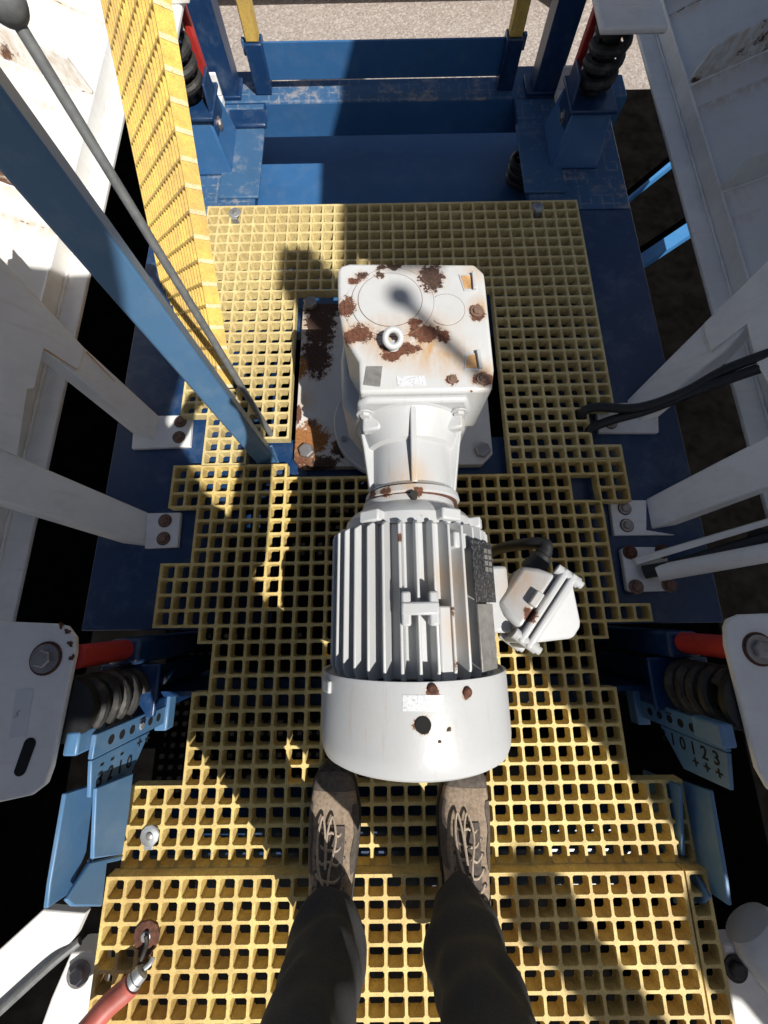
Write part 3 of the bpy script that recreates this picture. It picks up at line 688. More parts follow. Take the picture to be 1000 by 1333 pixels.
# ------------------------------------------------------------------ scale plates with stamped figures
def text_mesh(txt, size):
    cu = bpy.data.curves.new('t', 'FONT'); cu.body = txt; cu.size = size; cu.extrude = .0004; cu.offset = size*.012
    cu.align_x = 'CENTER'; cu.align_y = 'CENTER'
    ob = bpy.data.objects.new('t', cu); COL.objects.link(ob)
    dg = bpy.context.evaluated_depsgraph_get(); dg.update()
    me = bpy.data.meshes.new_from_object(ob.evaluated_get(dg))
    bpy.data.objects.remove(ob); return me
def scale_plate(s):
    x = s*.60
    t = thing('scale_plate', (x, -.66, -.1), ('sunlit' if s < 0 else 'shaded')+' blue adjusting plate with a row of holes and cut figures', 'scale plate')
    z0, z1 = -.075, .165
    m = 'blue_sunlit'
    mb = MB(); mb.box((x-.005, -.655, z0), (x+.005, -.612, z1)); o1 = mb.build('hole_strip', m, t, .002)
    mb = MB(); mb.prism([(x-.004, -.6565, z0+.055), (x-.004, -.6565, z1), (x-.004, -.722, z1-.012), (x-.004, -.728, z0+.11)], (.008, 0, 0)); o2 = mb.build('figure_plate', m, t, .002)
    mb = MB(); mb.box((x-.02, -.672, z0-.035), (x+.012, -.59, z0-.0005)); mb.build('end_tab', m, t, .004)
    mb = MB(); mb.box((x-.032, -.64, z1-.04), (x-.0055, -.60, z1+.03)); mb.build('clamp_tab', m, t, .004)
    for k in range(6):
        zz = z1-.045-.033*k
        mb = MB(); mb.lathe((x-s*.0052, -.634, zz), (-s, 0, 0), [(0, .0085), (.0006, .0085)], 18); mb.build('hole', 'hole_black', o1)
    if s < 0: bolt((x+.0052, -.634, z1-.045-.033*3+.004), (1, 0, 0), .008, o1, 'galvanised', False)
    figs = ['3', '2', '1', '0', '1', '2']; signs = ['-', '-', '-', '', '+', '+']
    if s > 0: figs = ['3', '2', '1', '0', '1', '2']; signs = ['+', '+', '+', '', '-', '-']
    for k in range(6):
        zz = z1-.03-.029*k
        for (ch, yy, sz) in ((signs[k], -.671 if s < 0 else -.702, .032), (figs[k], -.699 if s < 0 else -.676, .034)):
            if not ch: continue
            if k > 3 and yy < -.69: continue
            me = text_mesh(ch, sz); o = bpy.data.objects.new('figure', me); COL.objects.link(o); me.materials.append(MAT['hole_black'])
            # glyph x axis runs along -Z*..., plate faces the walkway
            ax = V((0, 0, -1)) if s < 0 else V((0, 0, 1)); ay = V((0, 1, 0)) if s < 0 else V((0, 1, 0))
            az = ax.cross(ay)
            M = Matrix((ax, ay, az)).transposed().to_4x4(); M.translation = (x-s*.0046, yy, zz)
            me.transform(M); adopt(o, o2)
    # folded wing plates under it
    wx = s*.612
    def mir(q): return q if s < 0 else (1010-q[0], q[1]-4)
    mb = MB(); mb.prism([PX(*mir(q), wx) for q in [(86, 1033), (124, 1020), (113, 1108), (91, 1163), (62, 1183), (66, 1150)]], (s*.008, 0, 0)); mb.build('wing_plate', m, t, .002)
    mb = MB(); mb.prism([PX(*mir(q), wx-s*.03) for q in [(126, 1026), (174, 1006), (168, 1060), (160, 1112), (122, 1118)]], (s*.008, 0, 0)); mb.build('inner_plate', m, t, .002)
    mb = MB(); mb.prism([PX(*mir(q), wx-s*.018) for q in [(118, 1122), (162, 1112), (158, 1120), (140, 1124), (134, 1180), (95, 1180), (87, 1172)]], (s*.008, 0, 0)); mb.build('foot_plate', m, t, .003)
    pts = [PX(*mir(q), wx-s*.012) for q in ((129, 1030), (127, 1060), (125, 1085), (122, 1112), (116, 1122))]
    mb = MB(); mb.tube(smooth_path(pts, 14), [.0035+.001*math.sin(k*2.1) for k in range(4*14+1)], 8); mb.build('weld_bead', 'weld_blue', t)
    return t
scale_plate(-1); scale_plate(1)

# ------------------------------------------------------------------ white chutes low at both sides of the raised panel
def chute(s):
    t = thing('white_chute', (s*.72, -1.1, -.05), ('sunlit' if s < 0 else 'shaded')+' white folded chute sheet with a bolted end bracket beside the raised grating', 'chute')
    def mir(q): return q if s < 0 else (1058-q[0], q[1]-5)
    mb = MB(); mb.prism([PZ(*mir(q), .02) for q in [(56, 1184), (111, 1189), (96, 1222), (70, 1252), (-60, 1360), (-70, 1400), (-60, 1290)]], (0, 0, -.02)); mb.build('top_sheet', 'white_machine', t, .003)
    mb = MB(); mb.prism([PZ(*mir(q), -.01) for q in [(92, 1240), (126, 1238), (116, 1400), (30, 1400), (66, 1300)]], (0, 0, -.05)); mb.build('end_bracket', 'white_machine', t, .004)
    bolt(PZ(*mir((103, 1267)), -.0095), (0, 0, 1), .015, t, 'bolt_steel')
    mb = MB(); mb.tube(smooth_path([PZ(*mir((104, 1225)), .012), PZ(*mir((66, 1256)), .028), PZ(*mir((0, 1316)), .03), PZ(*mir((-50, 1360)), .03)]), .008); mb.build('edge_rod', 'grey_rod', t)
    return t
chute(-1)
rc = thing('round_duct', (.74, -1.1, -.05), 'shaded pale round duct end beside the raised grating strip', 'duct')
a = PZ(985, 1215, -.02)
mb = MB(); mb.lathe(a, (.55, -.75, .3), [(-.03, .02), (-.02, .05), (0, .062), (.5, .062)], 32); mb.build('duct', 'white_machine', rc)
mb = MB(); mb.prism([PZ(*q, -.02) for q in [(943, 1230), (965, 1228), (1030, 1310), (1040, 1400), (965, 1400)]], (0, 0, -.04)); mb.build('end_bracket', 'white_machine', rc, .004)
bolt(PZ(957, 1260, -.0195), (0, 0, 1), .015, rc, 'dark_steel')

# ------------------------------------------------------------------ blue post and grey rod by the motor
bp = thing('angle_post', (-.37, .036, -.043), 'blue upright post welded on the cross beam beside the rusty base plate', 'post')
c = V((-.373, .034, 0)); a = R(24)
ax, ay = V((math.cos(a), math.sin(a), 0)), V((-math.sin(a), math.cos(a), 0))
hw = .024
mb = MB(); prof = [(-hw, -hw), (hw, -hw), (hw, hw), (.004, hw), (-.002, hw-.006), (-.010, hw), (-hw, hw)]
mb.prism([c+ax*p[0]+ay*p[1]+V((0, 0, -.0385)) for p in prof], (0, 0, 1.16)); mb.build('tube', 'blue_sunlit', bp, .004)
mb = MB(); mb.box((-.425, -.012, -.0425), (-.285, .078, -.039)); mb.build('foot_plate', 'blue_paint', bp, .002)
mb = MB(); mb.prism([PZ(384, 590, -.0388), PZ(392, 600, -.0388), PZ(402, 618, -.0388), PZ(392, 628, -.0388), PZ(374, 612, -.0388)], (0, 0, .003)); mb.build('gusset', 'blue_paint', bp, .001)
mb = MB(); mb.tube([c+ax*p[0]*1.12+ay*p[1]*1.12+V((0, 0, -.036)) for p in ((-hw, -hw), (hw, -hw), (hw, hw), (-hw, hw), (-hw, -hw))], .0045, 8); mb.build('weld_bead', 'weld_blue', bp)
rd = thing('grey_rod', (-.355, .09, 0), 'thin grey rod with a round knob standing beside the blue post', 'rod')
top = PZ(4, -2, .70); foot = PZ(353, 566, -.005)
mb = MB(); mb.cyl(foot, top, .0078, 16); mb.build('rod', 'grey_rod', rd)
mb = MB(); mb.ball(top, .023); mb.build('knob', 'grey_rod', rd)

# ------------------------------------------------------------------ gear motor
gm = thing('gear_motor', (0, 0, -.03), 'white gear motor with rust spots and cooling fins mounted over the gratings', 'gear motor')
WM, WR = 'motor_paint', 'motor_paint'
# base plate
bx0, bx1, by0, by1, bz = -.288, .262, -.004, .535, -.012
mb = MB(); mb.prism([(bx0+.015, by0, bz), (bx1-.03, by0, bz), (bx1, by0+.03, bz), (bx1, by1, bz), (bx0+.005, by1, bz), (bx0, by0+.02, bz)], (0, 0, -.028)); bpl = mb.build('base_plate', 'plate_paint', gm, .002)
for q in ((400, 589), (405, 398), (627, 588)): bolt(PZ(*q, bz)+V((0, 0, .0012)), (0, 0, 1), .0215, bpl, 'bolt_steel', False, .02)
bolt(V((.225, .5, bz+.0012)), (0, 0, 1), .0215, bpl, 'bolt_steel', False, .02)
# output flange + neck
fc = V((-.018, .112, 0))
mb = MB(); mb.lathe((fc.x, fc.y, bz+.0005), (0, 0, 1), [(0, .158), (.03, .158), (.034, .154), (.036, .118), (.10, .112), (.17, .106)], 56); fl = mb.build('output_flange', WM, gm, angle=25)
for k in range(8):
    a = 2*math.pi*(k+.5)/8; bolt((fc.x+.138*math.cos(a), fc.y+.138*math.sin(a), bz+.035), (0, 0, 1), .009, fl, 'bolt_steel', False)
# housing
gz = .44
top = [(439, 352), (443, 345), (455, 342), (618, 343), (631, 355), (633, 372), (644, 480), (641, 508), (468, 511), (467, 471), (447, 437), (440, 398)]
tp = [PZ(*q, gz) for q in top]
mb = MB()
for k in range(1): mb.prism(tp, (0, 0, -.125))
gh = mb.build('gearbox_housing', 'gearbox_paint', gm, .006, seg=3)
low = [V((-.112, .18, .3148)), V((.128, .18, .3148)), V((.136, -.02, .3148)), V((.12, -.045, .3148)), V((-.085, -.045, .3148)), V((-.118, .0, .3148)), V((-.122, .1, .3148))]
mb = MB(); mb.prism(low, (0, 0, -.165)); mb.build('lower_housing', WM, gm, .012, seg=3)
fy = tp[7].y
mb = MB(); mb.prism([(-.072, fy+.003, .405), (.132, fy+.003, .405), (.137, fy+.003, .36), (.085, fy+.003, .215), (-.06, fy+.003, .215), (-.09, fy+.003, .3)], (0, .05, 0)); mb.build('front_boss', WM, gm, .004)
def gz_disc(nm, px, py, r, h, mat, bev=.0008, n=48, z=None):
    p = PZ(px, py, gz if z is None else z); mb = MB(); mb.lathe((p.x, p.y, (gz if z is None else z)+.0002), (0, 0, 1), [(0, r), (h-bev, r), (h, r-bev)], n); return mb.build(nm, mat, gh, angle=40)
gz_disc('cover_ring', 508, 399, .0775, .0009, 'gearbox_paint'); 
gz_disc('cover_groove', 511, 393, .0700, .0014, 'bolt_rusty', .0002)
gz_disc('shaft_cover', 511, 393, .0692, .0022, 'gearbox_paint')
mb = MB()
p = PZ(508, 391, gz)
m2 = MB(); m2.lathe((p.x, p.y, gz+.0025), (0, 0, 1), [(0, .0545), (.0004, .0545), (.0004, .0535)], 48); m2.build('cover_line', 'bolt_rusty', gh)
m2 = MB(); m2.lathe((p.x, p.y, gz+.0027), (0, 0, 1), [(0, .0535), (.0005, .0533)], 48); m2.build('cover_cap', 'gearbox_paint', gh)
gz_disc('plug_groove', 581, 403, .0314, .0006, 'bolt_rusty', .0001)
gz_disc('plug_cover', 581, 403, .0308, .0012, 'gearbox_paint')
def pocket(pts):
    P3 = [PZ(*q, gz) for q in pts]; c = sum(P3, V())/4
    mb = MB(); mb.prism([q+V((0, 0, .0003)) for q in P3], (0, 0, .0012)); mb.build('pocket_rim', WM, gh, .0005)
    mb = MB(); mb.prism([c+(q-c)*.80+V((0, 0, .0016)) for q in P3], (0, 0, .0004)); mb.build('pocket_floor', 'rust_stain', gh, flat=True)
    mb = MB(); e = [c+(q-c)*.98 for q in P3]; mb.prism([e[1]+V((0, 0, .0016)), e[2]+V((0, 0, .0016)), e[2]+V((-.006, 0, .0016)), e[1]+V((-.006, 0, .0016))], (0, 0, .006)); mb.build('pocket_wall', WM, gh, .001)
pocket([(597, 358), (618, 357), (620, 379), (604, 379)]); pocket([(606, 463), (624, 458), (628, 482), (604, 482)])
m = MB(); m.prism([PZ(*q, gz+.0005) for q in ((477, 477), (498, 477), (495, 504), (473, 501))], (0, 0, .0012)); m.build('nameplate', 'plate_grey', gh, .0004)
m = MB(); m.prism([PZ(*q, gz+.0005) for q in ((516, 490), (553, 489), (555, 502), (518, 503))], (0, 0, .0006)); m.build('sticker', 'sticker_white', gh, flat=True)
for q, r in (((621, 406), .0072), ((589, 494), .0050), ((629, 494), .0066)): bolt(PZ(*q, gz)+V((0, 0, .0008)), (0, 0, 1), r, gh, 'bolt_rusty', True)
# eye bolt
ec = PZ(512, 440, gz+.02)
mb = MB(); pts = []
tn = V((0.15, -.55, .8)).normalized(); u = tn.orthogonal().normalized(); w = tn.cross(u)
ring = [ec+u*(.0125*math.cos(2*math.pi*k/28))+w*(.0125*math.sin(2*math.pi*k/28)) for k in range(29)]
mb.tube(ring, .0052, 12); eb = mb.build('eye_bolt', WM, gh)
mb = MB(); sh = PZ(512, 452, gz+.002); mb.cyl(sh, ec+(sh-ec)*.55, .010, 16, .007); mb.build('eye_shank', WM, eb)
# adapter
AX, AZ = .010, .330
def AY(y): return (AX, y, AZ)
mb = MB(); mb.lathe(AY(fy+.002), (0, -1, 0), [(0, .098), (.016, .100), (.018, .096), (.03, .090), (.062, .079), (.066, .071), (.135, .071), (.140, .076)], 56); ad = mb.build('adapter', WM, gm, angle=28)
mb = MB(); mb.prism([(AX-.075, fy+.001, AZ+.103), (AX+.085, fy+.001, AZ+.103), (AX+.098, fy+.001, AZ+.07), (AX+.098, fy+.001, AZ-.05), (AX+.06, fy+.001, AZ-.1), (AX-.06, fy+.001, AZ-.1), (AX-.098, fy+.001, AZ-.05), (AX-.09, fy+.001, AZ+.09)], (0, -.014, 0)); mb.build('adapter_flange', WM, gm, .006)
for k, ang in enumerate((90, 18, 162, 234, 306)):
    a = R(ang); d = V((math.cos(a), 0, math.sin(a))); sd = V((-math.sin(a), 0, math.cos(a)))
    mb = MB(); mb.prism([V(AY(fy-.015))+d*.066-sd*.005, V(AY(fy-.015))+d*.096-sd*.005, V(AY(fy-.06))+d*.088-sd*.005, V(AY(fy-.138))+d*.077-sd*.005, V(AY(fy-.138))+d*.066-sd*.005], sd*.010); mb.build('rib', WM, ad, .002)
for (px, py) in ((479, 541), (593, 538)):
    p = PP(px, py, (0, fy-.03, 0), (0, -1, 0)); p.y = fy-.0135
    bolt(V((AX+(-.078 if px < 540 else .078), fy-.0145, AZ+.068)), (0, -1, 0), .0095, ad, WM, True)
    mb = MB(); s_ = -1 if px < 540 else 1; mb.obox((AX+s_*.068, fy-.028, AZ+.056), (1, 0, .3), (0, 1, 0), (0, 0, 1), (.016, .014, .010)); mb.build('lug', WM, ad, .004)
# front ring flanges and end shield
MX, MZ = .003, .330
yr = fy-.142
mb = MB(); mb.lathe((AX, yr, AZ), (0, -1, 0), [(0, .080), (.010, .082), (.0125, .078)], 56); mb.build('adapter_ring', WM, gm, angle=25)
mb = MB(); mb.lathe((AX, yr-.0128, AZ), (0, -1, 0), [(0, .0775), (.0022, .0775)], 56); mb.build('joint_line', 'rust', gm)
mb = MB(); mb.lathe((MX, yr-.0152, MZ), (0, -1, 0), [(0, .078), (.010, .080), (.014, .084), (.024, .098), (.034, .106), (.052, .1085)], 60); es = mb.build('end_shield', WM, gm, angle=25)
for s_, a_ in ((1, 62), (-1, 122), (1, 20), (1, -30), (-1, 200)):
    a = R(a_); d = V((math.cos(a), 0, math.sin(a))); sd = V((-math.sin(a), 0, math.cos(a)))
    mb = MB(); mb.obox(V((MX, yr-.056, MZ))+d*.112, d, sd, (0, 1, 0), (.010, .017 if a_ in (62, 122) else .012, .009)); mb.build('shield_lug', WM, es, .003)
p = V((MX+.004, yr-.021, MZ+.087)); mb = MB(); mb.lathe(p, (0, .2, 1), [(-.008, .006), (.004, .006)], 12); mb.build('grease_plug', 'dark_steel', es)
yb0, yb1 = yr-.066, -.480                                     # finned barrel
mb = MB(); mb.lathe((MX, yb0, MZ), (0, -1, 0), [(0, .100), (.003, .103), (yb0-yb1-.002, .103), (yb0-yb1, .1)], 64); br = mb.build('motor_barrel', WM, gm)
FL = yb0-yb1-.004
def fin_mesh(h, t0=.0030, t1=.0019, short=0.):
    mb = MB(); r0, r1 = .098, .098+h
    pr = [(r0, -.001-short), (r1-.010, -.001-short), (r1, -.008-short), (r1, -FL+.010), (r1-.006, -FL-.004), (r0, -FL-.004)]
    mb.loft([[V((-t0 if r < r1-.004 else -t1, y, r)) for r, y in pr], [V((t0 if r < r1-.004 else t1, y, r)) for r, y in pr]])
    bmesh.ops.recalc_face_normals(mb.bm, faces=mb.bm.faces[:])
    me = bpy.data.meshes.new('fin'); mb.bm.to_mesh(me); mb.bm.free(); me.materials.append(MAT[WM]); return me
FM = fin_mesh(.031)
for k in range(34):
    a = 2*math.pi*k/34+.02
    aa = math.degrees(a) % 360
    o = bpy.data.objects.new('fin', FM); COL.objects.link(o); o.parent = gm
    o.matrix_parent_inverse = Matrix.Translation(-V(gm['_o']))
    o.location = (MX, yb0, MZ); o.rotation_euler = (0, a, 0)
    md = o.modifiers.new('b', 'BEVEL'); md.width = .0012; md.segments = 2
FM.polygons.foreach_set('use_smooth', [True]*len(FM.polygons)); FM.set_sharp_from_angle(angle=R(40))
# lifting lug: H shaped casting between two fins
lc = PZ(547, 792, MZ+.135)
mb = MB(); mb.obox(lc, (1, 0, 0), (0, 1, 0), (0, 0, 1), (.0245, .0085, .006)); lg = mb.build('lifting_lug', WM, gm, .003)
for sx in (-1, 1):
    mb = MB(); mb.obox(lc+V((sx*.018, 0, -.012)), (1, 0, 0), (0, 1, 0), (0, 0, 1), (.0062, .022, .016)); mb.build('lug_cheek', WM, lg, .003)
# pads on the barrel
for (px, py, hx, hy) in ((583, 845, .010, .055), (613, 700, .013, .012)):
    p = PZ(px, py, MZ+.118); mb = MB(); a = math.atan2(p.x-MX, p.z-MZ)
    d = V((math.sin(a), 0, math.cos(a))); mb.obox(V((MX, p.y, MZ))+d*.112, V((math.cos(a), 0, -math.sin(a))), (0, 1, 0), d, (hx, hy, .012)); mb.build('barrel_pad', WM, br, .003)
# nameplate on the fins
a = R(49); d = V((math.sin(a), 0, math.cos(a))); sd = V((math.cos(a), 0, -math.sin(a)))
mb = MB(); mb.obox(V((MX, -.337, MZ))+d*.1335, sd, (0, 1, 0), d, (.030, .044, .0016)); npl = mb.build('nameplate', 'plate_black', br, .0006)
for r_ in range(4):
    for c_ in range(2):
        mb = MB(); mb.obox(V((MX, -.337+.03-.009*r_, MZ))+d*.1353+sd*(.008+.012*c_), sd, (0, 1, 0), d, (.0045, .0032, .0002)); mb.build('nameplate_box', 'plate_grey', npl, flat=True)
mb = MB(); mb.obox(V((MX, -.427, MZ))+d*.1315, sd, (0, 1, 0), d, (.022, .044, .0014)); mb.build('second_plate', 'plate_grey', br, .0006)
# fan cover
yc = -.476; YE = -.588
mb = MB()
mb.lathe((MX, yc, MZ), (0, -1, 0), [(.006, .1365), (0, .1368), (0, .1400), (.004, .1405), (.085, .1405), (.098, .1388), (.108, .1345), (yc-YE, .128), (yc-YE+.001, .06), (yc-YE+.001, .02)], 72); fcv = mb.build('fan_cover', WM, gm, angle=28)
mb = MB(); mb.lathe((MX, yc-.0063, MZ), (0, -1, 0), [(0, .136), (.001, .136)], 60); mb.build('cover_shadow_gap', 'hole_black', gm)
def oncov(px, py, up=0.):
    d = ray(px, py); o = CAM; r = .1405+up
    a_ = d.x**2+d.z**2; b_ = 2*((o.x-MX)*d.x+(o.z-MZ)*d.z); c_ = (o.x-MX)**2+(o.z-MZ)**2-r*r
    t = (-b_-math.sqrt(b_*b_-4*a_*c_))/(2*a_); p = o+d*t; return p, V((p.x-MX, 0, p.z-MZ)).normalized()
def cov_patch(nm, px0, px1, py0, py1, mat, up=.0004, n=8):
    rows = []
    for y in (py0, py1): rows.append([oncov(px0+(px1-px0)*k/n, y, up)[0] for k in range(n+1)])
    mb = MB(); mb.loft(rows, False, False); return mb.build(nm, mat, fcv, flat=True)
cov_patch('sticker', 524, 578, 905, 926, 'sticker_white')
p, nn = oncov(551, 944, .0003); mb = MB(); mb.lathe(p, nn, [(0, .0098), (.0009, .0095)], 26); mb.build('vent_hole', 'hole_black', fcv)
for (px, py) in ((563, 897), (608, 901)):
    p, nn = oncov(px, py); mb = MB(); mb.lathe(p, nn, [(-.002, .0062), (.003, .006), (.005, .004)], 14); mb.build('cover_screw', 'rust', fcv)
p, nn = oncov(427, 893, 0); mb = MB(); mb.obox(p, (0, 1, 0), nn, V((0, 1, 0)).cross(nn), (.008, .004, .012)); mb.build('cover_tab', WM, fcv, .002)
# terminal box
tb = gm
O = V((.150, -.352, .345)); dA = V((.78, -.62, .10)).normalized(); dB = V((.62, .78, 0)).normalized(); dC = dA.cross(dB).normalized()
if dC.z < 0: dC = -dC
mb = MB(); mb.obox(V((.133, -.375, .335)), (1, 0, 0), (0, 1, 0), (0, 0, 1), (.018, .05, .045)); mb.build('terminal_neck', WM, gm, .006)
def tr(t, b, c_):
    t, b, c_ = t*.92, b*.88, c_*.88
    return [O+dA*t-dB*b-dC*c_, O+dA*t+dB*b-dC*c_, O+dA*t+dB*b+dC*c_, O+dA*t-dB*b+dC*c_]
mb = MB(); mb.loft([tr(.005, .040, .040), tr(.03, .052, .050), tr(.058, .058, .056)]); tbx = mb.build('terminal_box', WM, gm, .008, seg=3)
mb = MB(); mb.loft([tr(.0585, .074, .062), tr(.0705, .074, .062)]); mb.build('box_flange', WM, tbx, .004)
mb = MB(); mb.loft([tr(.0708, .072, .060), tr(.0718, .072, .060)]); mb.build('gasket', 'rubber_black', tbx)
mb = MB(); mb.loft([tr(.072, .074, .062), tr(.083, .074, .062), tr(.0835, .060, .054), tr(.125, .018, .040), tr(.131, .010, .034)]); ld = mb.build('lid', WM, tbx, .004)
for b in (-1, 1):
    for c_ in (-1, 1):
        q = O+dA*.077+dB*(b*.058)+dC*(c_*.046); mb = MB(); mb.lathe(q, dA, [(-.03, .0085), (.006, .0085), (.0062, .006), (.012, .006)], 12); mb.build('lid_screw', WM, ld)
mb = MB(); mb.obox(O+dA*.046+dC*.051, dA, dB, dC, (.006, .012, .006)); mb.build('earth_lug', WM, tbx, .002)
gq = O+dA*.028+dB*.05-dC*.01
mb = MB(); mb.lathe(gq, dB, [(0, .020), (.014, .020), (.015, .017), (.03, .0165), (.034, .012), (.045, .011)], 20); mb.build('cable_gland', 'rubber_black', tbx)
cp = [gq+dB*.04, gq+dB*.058+V((-.008, 0, -.004)), gq+dB*.066+V((-.034, .0, -.035)), V((.185, -.275, .20)), V((.175, -.29, .05)), V((.172, -.30, -.25))]
mb = MB(); mb.tube(smooth_path(cp, 10), .0105, 12); tag(mb.build('power_cable', 'rubber_black'), 'black power cable looping down from the white terminal box', 'cable')

# ------------------------------------------------------------------ black cables on the right
for i, (lab, pts, r) in enumerate((
    ('thick black cable arching over the white frame foot on the right of the gearbox', [(758, 560, -.06), (757, 540, .0), (775, 530, .03), (830, 531, .06), (890, 511, .10), (950, 479, .15), (1060, 440, .24)], .0125),
    ('second black cable passing under its twin toward the bolted white foot', [(768, 590, -.08), (767, 562, -.01), (790, 549, .02), (845, 533, .055), (930, 500, .13), (1060, 455, .22)], .0125))):
    mb = MB(); mb.tube(smooth_path([PZ(*p) for p in pts], 10), r, 12); tag(mb.build('black_cable', 'rubber_black'), lab, 'cable')
mb = MB(); cc = PZ(690, 236, -.28); pts = [cc+V((.10*math.cos(a*.25), .075*math.sin(a*.25), .010*a*.12)) for a in range(72)]
mb.tube(pts, .012, 10); tag(mb.build('cable_coil', 'rubber_black'), 'dark coiled cable lying in the shaded corner of the pit', 'cable')

# ------------------------------------------------------------------ red hose with hook on the raised grating
hs = thing('red_hose', PZ(140, 1310, zn+.02), 'red hose with steel ferrule and wire hook reaching the rusty clip', 'hose')
pts = [PZ(60, 1400, .10), PZ(110, 1345, .085), PZ(140, 1310, .07), PZ(165, 1288, .06), PZ(173, 1279, .058)]
mb = MB(); mb.tube(smooth_path(pts, 8), [.019]*33, 16); mb.build('sleeve', 'hose_red', hs)
a, b = PZ(170, 1282, .058), PZ(187, 1262, .05)
mb = MB(); ax = b-a; mb.lathe(a, ax, [(0, .0165), (ax.length*.4, .0165), (ax.length*.42, .0145), (ax.length*.9, .014), (ax.length, .010)], 20); mb.build('ferrule', 'galvanised', hs)
mb = MB(); mb.tube(smooth_path([PZ(176, 1266, .05), PZ(186, 1244, .045), PZ(191, 1228, .038), PZ(190, 1218, zn+.012)], 8), .004, 8); mb.build('hook', 'dark_steel', hs)
mb = MB(); mb.tube(smooth_path([PZ(186, 1262, .05), PZ(195, 1254, .046), PZ(199, 1246, .042)], 8), .005, 8); mb.build('pin', 'galvanised', hs)

# ------------------------------------------------------------------ the photographer
def skin_mesh(name, joints, bones, mat, parent=None, sub=2):
    me = bpy.data.meshes.new(name); keys = list(joints); idx = {k: i for i, k in enumerate(keys)}
    me.from_pydata([joints[k][0] for k in keys], [(idx[a], idx[b]) for a, b in bones], [])
    o = bpy.data.objects.new(name, me); COL.objects.link(o); me.materials.append(MAT[mat])
    o.modifiers.new('skin', 'SKIN')
    for k in keys:
        r = joints[k][1]; r = r if isinstance(r, tuple) else (r, r); me.skin_vertices[0].data[idx[k]].radius = r
    me.skin_vertices[0].data[0].use_root = True
    md = o.modifiers.new('sub', 'SUBSURF'); md.levels = sub; md.render_levels = sub
    me.polygons.foreach_set('use_smooth', [True]*len(me.polygons))
    o.modifiers['skin'].use_smooth_shade = True
    if parent: o.parent = parent
    return o
J = {'pelvis': ((-.02, -.985, .90), (.13, .09)), 'chest': ((-.06, -.93, 1.28), (.15, .10)), 'neck': ((-.07, -.87, 1.46), .055), 'head': ((-.08, -.80, 1.58), (.075, .09)), 'crown': ((-.085, -.77, 1.68), (.06, .07)), 'nose': ((-.08, -.70, 1.575), .018),
     'hipL': ((-.115, -.985, .86), .085), 'kneeL': ((-.155, -.92, .48), .055), 'ankL': ((-.147, -.968, .12), .034), 'insL': ((-.149, -.915, .062), .026), 'toeL': ((-.150, -.80, .040), .016),
     'hipR': ((.075, -.985, .86), .085), 'kneeR': ((.10, -.92, .48), .055), 'ankR': ((.098, -.968, .12), .034), 'insR': ((.106, -.915, .062), .026), 'toeR': ((.116, -.80, .040), .016),
     'shL': ((-.235, -.91, 1.37), .058), 'elL': ((-.345, -.85, 1.11), .042), 'wrL': ((-.135, -.47, 1.05), .028), 'palmL': ((-.115, -.425, 1.06), (.016, .030)),
     'shR': ((.095, -.91, 1.37), .058), 'elR': ((.095, -.88, 1.10), .042), 'wrR': ((.075, -.47, 1.05), .028), 'palmR': ((.055, -.425, 1.06), (.016, .030))}
Bn = [('pelvis', 'chest'), ('chest', 'neck'), ('neck', 'head'), ('head', 'crown'), ('head', 'nose'), ('pelvis', 'hipL'), ('hipL', 'kneeL'), ('kneeL', 'ankL'), ('ankL', 'insL'), ('insL', 'toeL'), ('pelvis', 'hipR'), ('hipR', 'kneeR'), ('kneeR', 'ankR'), ('ankR', 'insR'), ('insR', 'toeR'),
      ('chest', 'shL'), ('shL', 'elL'), ('elL', 'wrL'), ('wrL', 'palmL'), ('chest', 'shR'), ('shR', 'elR'), ('elR', 'wrR'), ('wrR', 'palmR')]
for S, sx in (('L', -1), ('R', 1)):
    pm = V(J['palm'+S][0])
    for fi in range(4):
        b0 = pm+V((-sx*.0, .012, .026-.017*fi)); L_ = (.036, .042, .040, .032)[fi]
        n1, n2 = f'f{S}{fi}a', f'f{S}{fi}b'
        J[n1] = (tuple(b0+V((-sx*.010, .030, 0))), .0085); J[n2] = (tuple(b0+V((-sx*.034, L_, .004))), .0075)
        Bn += [('palm'+S, n1), (n1, n2)]
    J['t'+S+'a'] = (tuple(pm+V((-sx*.02, -.004, .022))), .0095); J['t'+S+'b'] = (tuple(pm+V((-sx*.042, .010, .030))), .0085)
    Bn += [('palm'+S, 't'+S+'a'), ('t'+S+'a', 't'+S+'b')]
person = skin_mesh('person', J, Bn, 'skin')
tag(person, 'person in black trousers and brown lace-up hiking shoes standing on the gratings', 'person')
shirt = skin_mesh('shirt', {'w': ((-.02, -.98, .93), (.15, .11)), 'm': ((-.045, -.955, 1.12), (.16, .12)), 'c': ((-.06, -.93, 1.29), (.17, .12)), 'n': ((-.068, -.88, 1.42), (.08, .075)),
    'l': ((-.24, -.91, 1.375), .074), 'le': ((-.35, -.85, 1.11), .056), 'lw': ((-.15, -.50, 1.055), .041), 'r': ((.095, -.91, 1.375), .074), 're': ((.097, -.88, 1.10), .056), 'rw': ((.09, -.50, 1.055), .041)},
    [('w', 'm'), ('m', 'c'), ('c', 'n'), ('c', 'l'), ('l', 'le'), ('le', 'lw'), ('c', 'r'), ('r', 're'), ('re', 'rw')], 'shirt_navy', person)
mb = MB(); hc = V((-.082, -.785, 1.66)); rings = []
for k in range(9):
    t = k/8; rr = math.cos(t*1.45)
    rings.append([hc+V((.093*rr*math.cos(a), .105*rr*math.sin(a), .085*math.sin(t*1.45))) for a in [2*math.pi*i/28 for i in range(28)]])
